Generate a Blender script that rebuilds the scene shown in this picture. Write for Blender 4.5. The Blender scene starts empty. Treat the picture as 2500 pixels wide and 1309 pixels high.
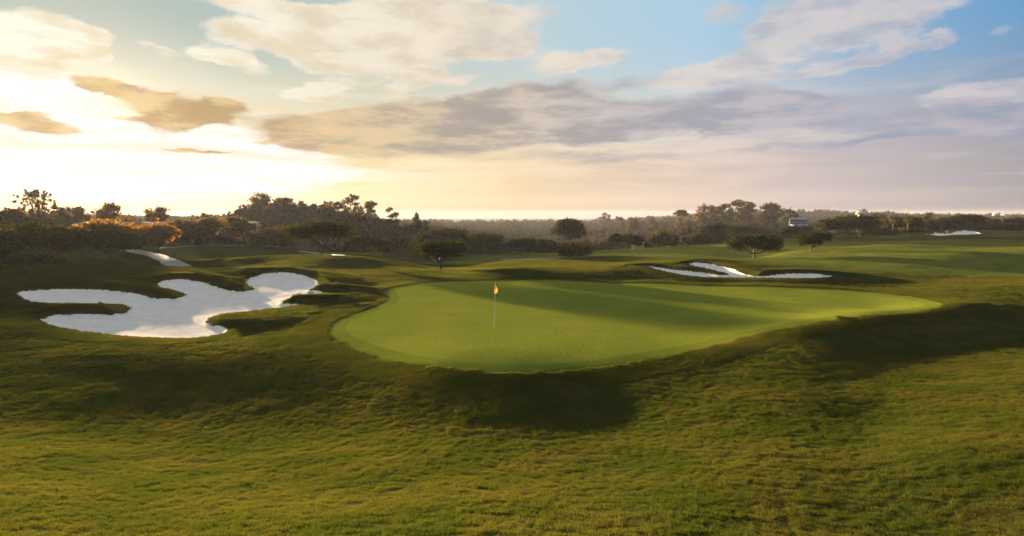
import bpy, bmesh, math, random
import numpy as np
from mathutils import Vector, Matrix
R = math.radians
scene = bpy.context.scene
COL = scene.collection
rng = np.random.default_rng(7)
random.seed(7)

# ------------------------------------------------------------------ camera
EYE = 5.4
PITCH = R(4.476)
cam = bpy.data.cameras.new('camera'); cam.sensor_width = 36; cam.lens = 24
cam.clip_end = 20000; cam.clip_start = 0.1
co = bpy.data.objects.new('camera', cam); COL.objects.link(co)
co.location = (0, 0, EYE); co.rotation_euler = (R(90) - PITCH, 0, 0)
scene.camera = co
FP = 2500 / 36 * 24          # focal length in photo pixels

def ray(px, py):
    X = (px - 1250) / FP; Y = (654.5 - py) / FP
    return X, math.cos(PITCH) + Y * math.sin(PITCH), -math.sin(PITCH) + Y * math.cos(PITCH)

def wpt(px, py, D):
    dx, dy, dz = ray(px, py); t = D / dy
    return dx * t, D, EYE + dz * t

def azel(px, py):
    dx, dy, dz = ray(px, py)
    return math.atan2(dx, dy), math.atan2(dz, math.hypot(dx, dy))

# ------------------------------------------------------------------ view, sun
EXPO = 2.95
scene.view_settings.view_transform = 'Standard'; scene.view_settings.look = 'None'
scene.view_settings.gamma = 1; scene.view_settings.use_curve_mapping = False
scene.view_settings.exposure = EXPO
SUN_AZ = R(-32.5); SUN_EL = R(3.6)
SUND = Vector((math.sin(SUN_AZ) * math.cos(SUN_EL), math.cos(SUN_AZ) * math.cos(SUN_EL), math.sin(SUN_EL)))
sl = bpy.data.lights.new('sun', 'SUN'); sl.energy = 5.0; sl.angle = R(1.1); sl.color = (1.0, 0.75, 0.43)
so = bpy.data.objects.new('sun', sl); COL.objects.link(so)
so.rotation_euler = SUND.to_track_quat('Z', 'Y').to_euler()
so.location = SUND * 300

# ------------------------------------------------------------------ world sky
SKY_S = 0.1
K = 1.0 / (SKY_S * 2 ** EXPO)
def build_world():
    w = bpy.data.worlds.new('World'); scene.world = w; w.use_nodes = True
    nt = w.node_tree; N = nt.nodes; L = nt.links; N.clear()
    def nd(t, **k):
        n = N.new(t)
        for a, b in k.items(): setattr(n, a, b)
        return n
    def setin(n, i, v):
        if isinstance(v, bpy.types.NodeSocket): L.new(v, n.inputs[i])
        else: n.inputs[i].default_value = v
    def m(op, a, b=0.0, c=None, clamp=False):
        n = nd('ShaderNodeMath', operation=op); n.use_clamp = clamp
        setin(n, 0, a); setin(n, 1, b)
        if c is not None: setin(n, 2, c)
        return n.outputs[0]
    def smooth(x, a, b, lo=0.0, hi=1.0):
        n = nd('ShaderNodeMapRange', interpolation_type='SMOOTHSTEP')
        setin(n, 0, x); setin(n, 1, a); setin(n, 2, b); setin(n, 3, lo); setin(n, 4, hi)
        return n.outputs[0]
    def mix(f, a, b):
        n = nd('ShaderNodeMix', data_type='RGBA'); n.clamp_factor = True
        setin(n, 0, f)
        for i, v in ((6, a), (7, b)):
            if isinstance(v, bpy.types.NodeSocket): L.new(v, n.inputs[i])
            else: n.inputs[i].default_value = (*v, 1)
        return n.outputs[2]
    def ramp(x, stops):
        n = nd('ShaderNodeValToRGB'); e = n.color_ramp.elements
        while len(e) < len(stops): e.new(0.5)
        for k, (p, c) in enumerate(stops):
            e[k].position = p; e[k].color = (*c, 1)
        L.new(x, n.inputs[0]); return n.outputs[0]
    def vscale(v, s):
        n = nd('ShaderNodeVectorMath', operation='SCALE'); L.new(v, n.inputs[0]); setin(n, 3, s); return n.outputs[0]
    def vadd(a, b):
        n = nd('ShaderNodeVectorMath', operation='ADD'); L.new(a, n.inputs[0]); L.new(b, n.inputs[1]); return n.outputs[0]
    tc = nd('ShaderNodeTexCoord')
    nrm = nd('ShaderNodeVectorMath', operation='NORMALIZE'); L.new(tc.outputs['Generated'], nrm.inputs[0])
    sx = nd('ShaderNodeSeparateXYZ'); L.new(nrm.outputs[0], sx.inputs[0])
    az = m('ARCTAN2', sx.outputs[0], sx.outputs[1]); el = m('ARCSINE', sx.outputs[2])
    dot = nd('ShaderNodeVectorMath', operation='DOT_PRODUCT'); L.new(nrm.outputs[0], dot.inputs[0]); dot.inputs[1].default_value = SUND
    ang = m('ARCCOSINE', m('MINIMUM', dot.outputs['Value'], 0.99999))
    t = m('DIVIDE', ang, math.pi)
    d = lambda x: x / 180.0
    # clear sky: scattering colour by distance from the sun, high up and near the horizon
    hi = ramp(t, [(d(0), (1.2, 1.15, .95)), (d(8), (.50, .56, .50)), (d(13), (.38, .49, .47)), (d(21), (.42, .54, .52)), (d(35), (.48, .62, .67)),
                  (d(48), (.40, .60, .76)), (d(60), (.22, .43, .64)), (d(72), (.10, .30, .57)), (1, (.12, .22, .42))])
    lo = ramp(t, [(d(0), (1.9, 1.5, .9)), (d(9), (1.12, 1.0, .78)), (d(20), (.98, .82, .52)), (d(33), (.87, .67, .42)),
                  (d(46), (.78, .61, .50)), (d(57), (.60, .50, .49)), (d(69), (.36, .33, .36)), (1, (.20, .20, .28))])
    clear = mix(smooth(el, R(2), R(15)), lo, hi)
    clear = mix(smooth(el, R(1.3), R(-.1), 0, .75), clear, ramp(t, [(d(0), (1.0, .72, .36)), (d(15), (.6, .42, .24)), (d(33), (.32, .27, .25)), (d(55), (.20, .19, .23)), (1, (.15, .15, .2))]))
    sky = nd('ShaderNodeTexSky', sky_type='NISHITA'); sky.sun_disc = False
    sky.sun_elevation = SUN_EL; sky.sun_rotation = SUN_AZ
    clear = mix(0.015, vscale(clear, K), sky.outputs[0])
    clear = mix(m('MULTIPLY', smooth(el, R(24), R(50)), .65), clear, tuple(K * x for x in (.95, .90, .86)))  # pale brightening overhead, out of view, added to raise the ambient light
    # shared distortion and fbm in (azimuth, elevation)
    ae = nd('ShaderNodeCombineXYZ'); L.new(az, ae.inputs[0]); L.new(el, ae.inputs[1])
    # perspective of a flat cloud layer: structures shrink towards the horizon
    elw = m('LOGARITHM', m('ADD', m('MAXIMUM', el, -0.03), 0.07), 2.718)
    ps = nd('ShaderNodeCombineXYZ'); L.new(m('MULTIPLY', az, 1.0), ps.inputs[0]); L.new(m('MULTIPLY', elw, 0.42), ps.inputs[1])
    def noise(v, scale, det, rough=.55, off=0.0, dist=0.0, sy=1.0, sx_=1.0):
        mp = nd('ShaderNodeMapping'); L.new(v, mp.inputs[0]); mp.inputs[1].default_value = (off, off * .7, off * .3); mp.inputs[3].default_value = (sx_, sy, 1)
        n = nd('ShaderNodeTexNoise'); n.inputs['Scale'].default_value = scale; n.inputs['Detail'].default_value = det
        n.inputs['Roughness'].default_value = rough; n.inputs['Distortion'].default_value = dist
        L.new(mp.outputs[0], n.inputs['Vector']); return n
    n1 = noise(ps.outputs[0], 6, 5, .6, 3.1, sy=1.3)
    dv = nd('ShaderNodeVectorMath', operation='SUBTRACT'); L.new(n1.outputs['Color'], dv.inputs[0]); dv.inputs[1].default_value = (.5, .5, .5)
    dvm = nd('ShaderNodeVectorMath', operation='MULTIPLY'); L.new(dv.outputs[0], dvm.inputs[0]); dvm.inputs[1].default_value = (.16, .055, 0)
    P = vadd(ae.outputs[0], dvm.outputs[0])
    f1 = noise(ps.outputs[0], 9, 11, .60, 11.3, .1, sy=1.6).outputs['Fac']
    f2 = noise(ps.outputs[0], 13, 8, .55, 5.7, .1, sy=2.0).outputs['Fac']
    fs = noise(ae.outputs[0], 5, 6, .55, 1.7, .2, sy=9).outputs['Fac']       # flat streaks
    def blob(px, py, rx, ry, tilt, wgt):
        a, e = azel(px, py)
        sc = math.cos(a) if abs(a) < 1 else 0.5
        mp = nd('ShaderNodeMapping', vector_type='TEXTURE'); L.new(P, mp.inputs[0])
        mp.inputs[1].default_value = (a, e, 0); mp.inputs[2].default_value = (0, 0, R(tilt))
        mp.inputs[3].default_value = (rx / FP * sc * sc * 1.0, ry / FP * sc, 1)
        ln = nd('ShaderNodeVectorMath', operation='LENGTH'); L.new(mp.outputs[0], ln.inputs[0])
        return smooth(ln.outputs['Value'], 0.15, 1.45, wgt, 0.0)
    def total(bl):
        s = None
        for b in bl:
            o = blob(*b); s = o if s is None else m('ADD', s, o)
        return s
    def dens(s, f, amp, a, b):
        return smooth(m('ADD', s, m('MULTIPLY', m('SUBTRACT', f, .5), amp)), a, b)
    # veil: thin bright glare of high cloud round the sun and pale cirrostratus
    veil = total([(430, 390, 430, 92, 0, 1.2), (110, 215, 170, 50, -8, 1.0), (60, 370, 260, 90, 0, .9), (850, 425, 300, 30, 0, .35), (380, 240, 90, 22, -20, .6), (100, 400, 600, 60, 0, .6)])
    vd = smooth(m('ADD', veil, m('MULTIPLY', m('SUBTRACT', f1, .5), .25)), 0.08, 0.75)
    c = mix(vd, clear, tuple(K * x for x in (1.15, 1.12, 1.08)))
    # low horizontal streaks
    band = m('MULTIPLY', smooth(el, R(0.5), R(3.0)), smooth(el, R(12), R(7)))
    sd = m('MULTIPLY', smooth(fs, .45, .66), m('MULTIPLY', band, .55))
    dk_s = ramp(t, [(d(0), (1.0, .85, .55)), (d(22), (.80, .62, .36)), (d(38), (.62, .50, .42)), (d(55), (.48, .44, .48)), (1, (.3, .3, .4))])
    c = mix(sd, c, vscale(dk_s, K))
    sd2 = m('MULTIPLY', smooth(fs, .52, .36), m('MULTIPLY', band, .5))
    br_s = ramp(t, [(d(0), (1.1, 1.0, .8)), (d(25), (1.0, .86, .62)), (d(45), (.85, .72, .62)), (d(65), (.66, .58, .58)), (1, (.4, .4, .45))])
    c = mix(sd2, c, vscale(br_s, K))
    # bright clouds
    B = [(110, 95, 150, 55, -6, 1.1), (215, 115, 60, 40, -30, .9), (375, 130, 60, 18, -20, .7), (530, 155, 120, 22, -8, .9),
         (540, 75, 120, 70, 10, .75), (950, 90, 300, 95, 4, 1.25), (800, 140, 160, 55, -10, .6), (640, 10, 260, 22, 0, .8), (1150, 20, 200, 40, -4, .7),
         (760, 225, 130, 26, 4, .95), (980, 215, 80, 26, 25, .7), (1090, 205, 60, 20, 10, .7), (1250, 110, 120, 35, 6, .8), (1400, 155, 170, 34, 8, 1.0),
         (1960, 60, 200, 75, 3, 1.15), (2180, 60, 160, 70, -5, .7), (1740, 38, 60, 30, 0, .5), (1740, 180, 160, 48, 6, 1.05), (2060, 155, 190, 26, 6, .8),
         (2420, 235, 170, 36, 5, 1.0), (2260, 90, 60, 30, 0, .6), (2450, 80, 90, 25, 8, .5), (80, 175, 140, 30, 0, .8), (1900, 330, 420, 14, 2, .45), (1480, 350, 300, 16, 3, .5),
         (2300, 15, 200, 30, 5, .5), (-250, 100, 300, 120, 0, 1), (2900, 120, 380, 110, 0, 1), (3300, 300, 500, 60, 0, 1), (-700, 250, 400, 60, 0, 1)]
    fb = m('ADD', m('MULTIPLY', f1, .75), m('MULTIPLY', f2, .25))
    bd = dens(total(B), fb, 2.0, 0.34, 0.80)
    bcol = ramp(t, [(d(0), (1.2, 1.15, 1.0)), (d(14), (1.05, .97, .80)), (d(30), (.93, .80, .64)), (d(45), (.80, .72, .64)), (d(60), (.68, .62, .62)), (1, (.5, .5, .55))])
    bsh = ramp(t, [(d(0), (.95, .80, .52)), (d(14), (.82, .68, .45)), (d(30), (.70, .60, .48)), (d(45), (.52, .52, .55)), (d(60), (.42, .45, .54)), (1, (.3, .34, .42))])
    shade = m('ADD', m('MULTIPLY', smooth(f2, .40, .66), .75), m('MULTIPLY', smooth(m('SUBTRACT', bd, f1), .35, .62), .25), clamp=True)
    bc = mix(shade, vscale(bcol, K), vscale(bsh, K))
    c = mix(m('MULTIPLY', bd, .88), c, bc)
    # dark clouds
    Dk = [(290, 215, 115, 22, -8, 1.15), (430, 272, 150, 38, 0, 1.25), (540, 250, 50, 18, 0, .7), (400, 305, 120, 26, 5, .9), (95, 305, 125, 24, -3, 1.2), (485, 362, 80, 8, 0, 1.1),
          (900, 305, 330, 55, 2, 1.2), (800, 340, 200, 34, 0, .9), (1150, 310, 320, 70, 4, 1.2), (1300, 245, 210, 46, 6, 1.0), (1380, 310, 240, 56, 0, .9), (1700, 280, 380, 48, 0, 1.1), (1600, 320, 380, 26, 2, .55),
          (1850, 225, 190, 32, -8, .65), (1560, 200, 110, 24, 0, .5), (1960, 285, 140, 26, -4, .7), (2250, 300, 240, 34, 3, .85), (2440, 310, 220, 36, 4, 1.0), (2420, 265, 130, 26, 8, .55), (2050, 345, 320, 13, 2, .6),
          (1500, 380, 330, 13, 2, .6), (1020, 412, 150, 9, 0, .5), (2400, 380, 200, 12, 2, .5), (2180, 70, 130, 70, -12, .35), (1900, 425, 360, 9, 0, .35),
          (2900, 300, 400, 60, 0, 1), (-350, 300, 300, 50, 0, 1)]
    dd = dens(total(Dk), fb, 1.3, 0.28, 0.85)
    dcol = ramp(t, [(d(0), (.72, .44, .17)), (d(9), (.55, .36, .17)), (d(20), (.48, .39, .29)), (d(30), (.39, .34, .32)), (d(42), (.37, .36, .39)), (d(58), (.33, .37, .47)), (1, (.2, .24, .32))])
    dlit = ramp(t, [(d(0), (1.0, .75, .38)), (d(12), (.85, .60, .30)), (d(25), (.74, .58, .38)), (d(40), (.60, .54, .52)), (d(58), (.50, .47, .53)), (1, (.3, .3, .4))])
    dc = mix(smooth(m('ADD', m('MULTIPLY', f2, .55), m('MULTIPLY', f1, .45)), .42, .60), vscale(dcol, K), vscale(dlit, K))
    c = mix(m('MULTIPLY', dd, .92), c, dc)
    bg = nd('ShaderNodeBackground'); L.new(c, bg.inputs[0]); bg.inputs[1].default_value = SKY_S
    out = nd('ShaderNodeOutputWorld'); L.new(bg.outputs[0], out.inputs[0])
    w.cycles.sampling_method = 'MANUAL'; w.cycles.sample_map_resolution = 1024
build_world()
scene.cycles.use_adaptive_sampling = False
scene.cycles.use_denoising = True

# ------------------------------------------------------------------ helpers
def tag(o, label=None, cat=None, group=None, kind=None):
    if label: o['label'] = label
    if cat: o['category'] = cat
    if group: o['group'] = group
    if kind: o['kind'] = kind
    return o

def empty(name, loc=(0, 0, 0), rz=0):
    o = bpy.data.objects.new(name, None); COL.objects.link(o); o.location = loc; o.rotation_euler = (0, 0, rz); o.empty_display_size = .3
    return o

def mesh_np(name, V, F, mat=None, parent=None, smooth=False, loc=None):
    """V (n,3); F (k,3|4) int array (or list of such)."""
    me = bpy.data.meshes.new(name)
    Fs = [np.asarray(f, np.int32) for f in (F if isinstance(F, list) else [F]) if len(f)]
    me.vertices.add(len(V)); me.vertices.foreach_set('co', np.asarray(V, np.float32).ravel())
    li = np.concatenate([f.ravel() for f in Fs]); me.loops.add(len(li)); me.loops.foreach_set('vertex_index', li)
    cnt = np.concatenate([np.full(len(f), f.shape[1], np.int32) for f in Fs])
    st = np.concatenate([[0], np.cumsum(cnt)[:-1]]).astype(np.int32)
    me.polygons.add(len(cnt)); me.polygons.foreach_set('loop_start', st); me.polygons.foreach_set('loop_total', cnt)
    me.update(calc_edges=True)
    if smooth: me.polygons.foreach_set('use_smooth', np.ones(len(cnt), bool))
    if mat: me.materials.append(mat)
    o = bpy.data.objects.new(name, me); COL.objects.link(o)
    if parent: o.parent = parent
    if loc is not None: o.location = loc
    return o

def newmat(name):
    mt = bpy.data.materials.new(name); mt.use_nodes = True
    return mt, mt.node_tree.nodes, mt.node_tree.links, mt.node_tree.nodes['Principled BSDF']

# ------------------------------------------------------------------ terrain height (thin plate spline through surveyed points)
CP = []
def S(px, D, z): CP.append((((px - 1250) / FP / math.cos(PITCH)) * D, D, z))     # surveyed height
def Q(px, py, D):                                                               # point seen at (px,py), D metres ahead
    CP.append(wpt(px, py, D))
for px in (-900, 3400):
    for D, z in ((6, 1.6), (14, .45), (25, 0), (45, .3), (80, .6), (130, .3)): S(px, D, z)
# px 0
for D, z in ((4, 2.0), (6, 1.6), (10, .85), (15, .0), (20, -.5), (25, -.5), (30, -.30), (34, -.12), (38, -.35), (41, -.45), (44, .2), (48, -.1), (52, -.25), (58, -.35), (68, .1), (78, -.8), (100, -1.5), (140, -2)): S(0, D, z)
# px 300
for D, z in ((5, 1.8), (8, 1.1), (12, .3), (16, -.3), (21, -.6), (26, -.42), (31, -.28), (36, -.45), (46, -.28), (52, -.10), (55, .05), (60, .0), (66, .55), (72, .30), (82, -.5), (100, -1.0), (125, -1.3), (150, -1.5)): S(300, D, z)
# px 600
for D, z in ((4, 2.0), (7, 1.35), (11, .5), (15, -.2), (19, -.58), (24, -.45), (28, -.28), (33, -.42), (40, -.42), (50, -.24), (62, .0), (68, .2), (76, -.35), (84, .12), (92, -.5), (105, -1.1), (118, -1.3), (134, -.8), (150, -1.6)): S(600, D, z)
# px 850
for D, z in ((5, 1.8), (9, .95), (13, .15), (17, -.36), (20, -.44), (23, -.28), (26.5, -.12), (31, -.02), (38, -.05), (46, -.2), (54, -.18), (62, -.1), (74, -.25), (83, .30), (93, -.2), (100, -.7), (112, -1.6), (140, -2.3)): S(850, D, z)
# px 1050
for D, z in ((4, 2.0), (7, 1.35), (11, .55), (15, -.1), (18, -.30), (20.2, -.13), (22.2, .08), (23.5, .18), (30, .12), (40, -.06), (50, -.22), (56, -.25), (62, -.35), (74, -.60), (85, -1.3), (105, -2.1), (118, -2.2), (128, -1.1), (150, -3)): S(1050, D, z)
# px 1250
for D, z in ((5, 1.8), (8, 1.15), (12, .4), (14.5, -.05), (17, -.26), (19.6, -.10), (21.8, .1), (23.2, .2), (30, .13), (42, -.08), (53, -.26), (57, -.28), (61, -.1), (66, .1), (75, -.45), (85, -.4), (95, -.9), (105, -1.7), (130, -2.1), (150, -3)): S(1250, D, z)
# px 1500
for D, z in ((4, 2.0), (7, 1.4), (10, .75), (13.5, .1), (16, -.16), (18.4, -.28), (20.8, -.12), (23.2, .12), (24.6, .2), (32, .1), (44, -.08), (54, -.25), (57, -.2), (62, .3), (70, .30), (80, -.1), (88, .0), (100, -1.0), (120, -1.3), (145, -2)): S(1500, D, z)
# px 1750
for D, z in ((5, 1.7), (8, 1.08), (12, .48), (16, .12), (18.5, .08), (20.5, .1), (23.5, .22), (26, .3), (28, .24), (31, .12), (40, -.05), (50, -.2), (55, -.1), (59, .2), (66, .52), (72, .62), (82, .1), (95, -.55), (115, -1.0), (145, -.9)): S(1750, D, z)
# px 1950
for D, z in ((6, 1.35), (10, .72), (14, .38), (18, .25), (22, .28), (26, .40), (29.5, .46), (32, .38), (35, .12), (42, -.03), (49, -.08), (55, .28), (64, .50), (74, .35), (86, .3), (98, .3), (110, -.5), (140, .2)): S(1950, D, z)
# px 2150
for D, z in ((4, 1.7), (8, .95), (10.5, .65), (13, .52), (17, .25), (21, .22), (25, .22), (28.5, .30), (33, .52), (36, .35), (39, .02), (45, 0), (51, .1), (60, .25), (70, .65), (80, 1.0), (92, .85), (105, .9), (118, .4), (132, .55), (150, .6)): S(2150, D, z)
# px 2350
for D, z in ((5, 1.5), (8, .95), (10.5, .72), (13.5, .78), (16, .55), (21, .32), (25, .16), (29, .04), (33, .15), (37, .55), (40, .35), (46, .35), (54, .2), (64, .45), (74, 1.2), (82, 1.1), (96, .8), (120, .95), (139, 1.0), (150, 1.75), (162, 1.8)): S(2350, D, z)
# px 2550
for D, z in ((4, 1.7), (7, 1.1), (9.5, .85), (12.5, .98), (15, .8), (19, .6), (24, .3), (28, .05), (33, .0), (38, .4), (45, .6), (55, .35), (66, .5), (78, 1.55), (88, 1.2), (110, 1.0), (140, 1.2), (170, 1.3)): S(2550, D, z)
FAR = [(-900, (220, -2), (400, 3), (800, 0), (2500, -10)), (0, (200, -1.5), (320, -1), (800, -4), (2500, -10)), (400, (200, -2), (350, -5), (800, -8), (2500, -10)),
       (750, (190, -4), (260, .8), (420, 0), (800, -8), (2500, -10)), (1050, (190, -9), (300, -12), (520, -9), (900, -12), (2500, -14)), (1350, (190, -8), (320, -16), (560, -11), (850, -12), (2500, -14)),
       (1650, (200, -4), (300, -7), (480, -6), (800, -7), (2500, -10)), (1900, (200, -1.5), (320, -2), (600, -2), (900, 2), (2500, -9)), (2200, (200, .2), (330, -4), (900, -4), (2500, -8)),
       (2550, (220, 0), (400, -4), (1200, -5), (2500, -8)), (3400, (300, 0), (1200, 0), (2500, -8))]
for px, *r in FAR:
    for D, z in r: S(px, D, z)
for px, py, D in ((787, 622, 88), (1078, 660, 75), (1840, 632, 99), (1980, 614, 113), (272, 633, 82), (880, 622, 109), (1400, 630, 112), (130, 644, 80)): Q(px, py, D)
CP = np.array(CP)

def park(x, y):
    th = np.arctan2(x, y); r = np.hypot(x, y)
    return th, r
def uv(x, y):
    th, r = park(x, y)
    return np.stack([2.0 * np.clip(th, -1.15, 1.15), np.log(np.maximum(r, 3.0))], -1)
_c = uv(CP[:, 0], CP[:, 1])
def _k(d2): return 0.5 * d2 * np.log(d2 + 1e-12)
_n = len(_c)
_A = np.zeros((_n + 3, _n + 3))
_A[:_n, :_n] = _k(((_c[:, None] - _c[None]) ** 2).sum(-1)) + np.eye(_n) * 2e-4
_A[:_n, _n] = 1; _A[:_n, _n + 1:] = _c; _A[_n, :_n] = 1; _A[_n + 1:, :_n] = _c.T
_w = np.linalg.solve(_A, np.concatenate([CP[:, 2], [0, 0, 0]]))
def base_h(x, y):
    x = np.atleast_1d(np.asarray(x, float)); y = np.atleast_1d(np.asarray(y, float))
    sh = x.shape; x = x.ravel(); y = y.ravel(); out = np.empty(len(x))
    for i in range(0, len(x), 20000):
        p = uv(x[i:i + 20000], y[i:i + 20000])
        d2 = ((p[:, None] - _c[None]) ** 2).sum(-1)
        z = _k(d2) @ _w[:_n] + _w[_n] + p @ _w[_n + 1:]
        th, r = park(x[i:i + 20000], y[i:i + 20000])
        b = np.clip((np.abs(th) - 1.0) / 0.6, 0, 1); b = b * b * (3 - 2 * b)
        flat = 2.2 - 4.2 * (1 - np.exp(-r / 60))
        z = z * (1 - b) + flat * b
        c = np.clip((r - 2200) / 1200, 0, 1); z = z * (1 - c) + -10 * c
        out[i:i + 20000] = np.clip(z, -30, 12)
    return out.reshape(sh)

def unproject(px, py, dz=0.0, dmin=14, dmax=260):
    dx, dy, dz0 = ray(px, py)
    Ds = np.exp(np.linspace(math.log(dmin), math.log(dmax), 900))
    hx = dx / dy * Ds; hz = EYE + dz0 / dy * Ds
    g = hz - (base_h(hx, Ds) + dz)
    i = np.argmax(g < 0) if (g < 0).any() else np.argmin(g)
    i = max(1, i); f = g[i - 1] / (g[i - 1] - g[i] + 1e-9); D = Ds[i - 1] + (Ds[i] - Ds[i - 1]) * np.clip(f, 0, 1)
    return np.array([dx / dy * D, D])

def catmull(P, n=6):
    P = np.asarray(P, float); out = []
    for i in range(len(P)):
        a, b, c, d = P[i - 1], P[i], P[(i + 1) % len(P)], P[(i + 2) % len(P)]
        for t in np.linspace(0, 1, n, endpoint=False):
            out.append(.5 * ((2 * b) + (c - a) * t + (2 * a - 5 * b + 4 * c - d) * t * t + (3 * b - a - 3 * c + d) * t ** 3))
    return np.array(out)

BUNK1 = [(37,722),(46,716),(73,712.5),(121,710),(194,710),(264,712),(312,716),(345,723),(374,730),(411,732.5),(437,730.5),(450,725),(440,717.5),(414,710),(390,705),(381,699),(389,691.5),(411,687),(447,685),(480,689),(513,697),(539,706.5),(560,711.7),(587,713.5),(608,712.4),(615,707),(602,699),(598,691.5),(609,681.6),(638,672.4),(678,667.7),(719,670),(752,677.6),(773,688),(779,697),(768,706),(757,710.6),(775,713),(797,716.4),(781,721),(733,728),(700,735.5),(689,741),(705,745),(750,746.5),(715,752),(660,758.6),(605,765),(550,771),(522,777.7),(510,787),(519,796),(541,801.5),(555.6,809),(550,817),(524,825),(488,830),(433,832.7),(374,831),(301,826),(227,819),(172,810.7),(125,799.7),(98,789.4),(106,780.6),(136,773.5),(191,771.5),(257,772),(293,768.5),(312,763),(316,756.4),(304,750),(271,746.8),(220,745.8),(147,744.7),(84,742.8),(57,734)]
BUNK2 = [(1580,653),(1603,654.5),(1644,660),(1686,664.6),(1731,670),(1760,674),(1775,673.5),(1764,668),(1731,662),(1702,655),(1682,648.7),(1688,644.6),(1714,644),(1756,651),(1789,659),(1817,670),(1842,676),(1867,676),(1896,673),(1945,670.6),(1995,672),(2033,677.5),(2007,681.7),(1954,683),(1871,682),(1789,681),(1731,680),(1686,677),(1636,669),(1599,660)]
BUNK3 = [(2255,573),(2277,575.5),(2290,577),(2306,576.6),(2328,575),(2371,573.9),(2393,572),(2385,568),(2371,565),(2350,564.5),(2332,566.7),(2322,570.5),(2306,571),(2286,569.2),(2276,570.2),(2284,573),(2273,573)]
GREEN = [(966,713),(972,706),(1000,700),(1050,692),(1130,688.5),(1250,687),(1400,689),(1560,694),(1700,699),(1900,704),(2050,711),(2150,721),(2225,733),(2258,746),(2225,754),(2120,763),(2000,778),(1900,795),(1800,815),(1700,838),(1600,856),(1500,872),(1400,884),(1250,891),(1100,880),(1000,865),(920,845),(862,822),(845,805),(850,790),(878,775),(925,757),(962,742),(975,728)]
polys = {}
for nm, pts, off in (('b1', BUNK1, -.14), ('b2', BUNK2, -.14), ('b3', BUNK3, -.14), ('green', GREEN, 0)):
    dmin = 120 if nm == 'b3' else 20
    w = np.array([unproject(px, py, off, dmin) for px, py in pts])
    polys[nm] = catmull(w, 6 if nm != 'green' else 10)

def sdist(poly, x, y):
    """signed distance (negative inside) and closest point"""
    n = len(x); d = np.full(n, 1e9); cx = np.zeros(n); cy = np.zeros(n); ins = np.zeros(n, bool)
    ax, ay = poly[:, 0], poly[:, 1]; bx, by = np.roll(ax, -1), np.roll(ay, -1)
    for i in range(len(poly)):
        ex, ey = bx[i] - ax[i], by[i] - ay[i]
        t = np.clip(((x - ax[i]) * ex + (y - ay[i]) * ey) / (ex * ex + ey * ey + 1e-12), 0, 1)
        qx, qy = ax[i] + t * ex, ay[i] + t * ey
        dd = (x - qx) ** 2 + (y - qy) ** 2; mk = dd < d
        d[mk] = dd[mk]; cx[mk] = qx[mk]; cy[mk] = qy[mk]
        cr = ((ay[i] > y) != (by[i] > y)) & (x < (bx[i] - ax[i]) * (y - ay[i]) / (by[i] - ay[i] + 1e-12) + ax[i])
        ins ^= cr
    d = np.sqrt(d)
    return np.where(ins, -d, d), cx, cy

def sdist_box(poly, x, y, pad):
    lo = poly.min(0) - pad; hi = poly.max(0) + pad
    mk = (x > lo[0]) & (x < hi[0]) & (y > lo[1]) & (y < hi[1])
    d = np.full(len(x), 99.0); cx = np.array(x); cy = np.array(y)
    d[mk], cx[mk], cy[mk] = sdist(poly, x[mk], y[mk])
    return d, cx, cy

def sstep(x, a, b):
    t = np.clip((x - a) / (b - a), 0, 1); return t * t * (3 - 2 * t)

# value noise for small undulation of the turf
_tab = rng.random((256, 256))
def vnoise(x, y):
    xi = np.floor(x).astype(int); yi = np.floor(y).astype(int); fx = x - xi; fy = y - yi
    fx = fx * fx * (3 - 2 * fx); fy = fy * fy * (3 - 2 * fy)
    g = lambda a, b: _tab[a % 256, b % 256]
    return (g(xi, yi) * (1 - fx) + g(xi + 1, yi) * fx) * (1 - fy) + (g(xi, yi + 1) * (1 - fx) + g(xi + 1, yi + 1) * fx) * fy - .5
def turf_noise(x, y):
    # wavelengths 9 m, 3.5 m, 1.2 m, .45 m
    return (.27 * vnoise(x / 10, y / 9) + .075 * vnoise(x / 3.7 + 31, y / 3.1 + 7) + 0.018 * vnoise(x / 1.3 + 5, y / 1.1 + 77) + .014 * vnoise(x / .5 + 9, y / .42 + 3))

DEP = {'b1': (.34, .12, 3.0), 'b2': (.20, .06, 3.0), 'b3': (.25, .05, 3.0)}
def surf(x, y):
    """turf height, sand height, zone, distances"""
    z = base_h(x, y)
    dg, _, _ = sdist_box(polys['green'], x, y, 12)
    rough = sstep(dg, 0.8, 3.5)
    r = np.hypot(x, y)
    nz = turf_noise(x, y) * rough * np.clip(1.3 - r / 260, .3, 1)
    # flatten the green itself
    sand = z.copy(); db = np.full(len(x), 99.0)
    turf = z + nz
    for k, (dp, bowl, wd) in DEP.items():
        d, cx, cy = sdist_box(polys[k], x, y, 8)
        far_side = sstep((y - cy) / (np.abs(d) + 1e-6), -.1, .6) * (d > 0)
        turf = turf - nz * (1 - sstep(d, .5, 4)) - .03 * (1 - sstep(d, 0, .8)) + dp * far_side * sstep(d, .0, .9) * (1 - sstep(d, 1.4, 5))
        sand = np.where(d < .5, z - .03 - .17 * sstep(-d, 0, .4) - bowl * sstep(-d, 0, wd), sand)
        db = np.minimum(db, d)
    return turf, sand, dg, db
def ground_z(x, y):
    t, s, dg, db = surf(np.array([float(x)]), np.array([float(y)]))
    return float(t[0] if db[0] > 0 else s[0])

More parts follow.
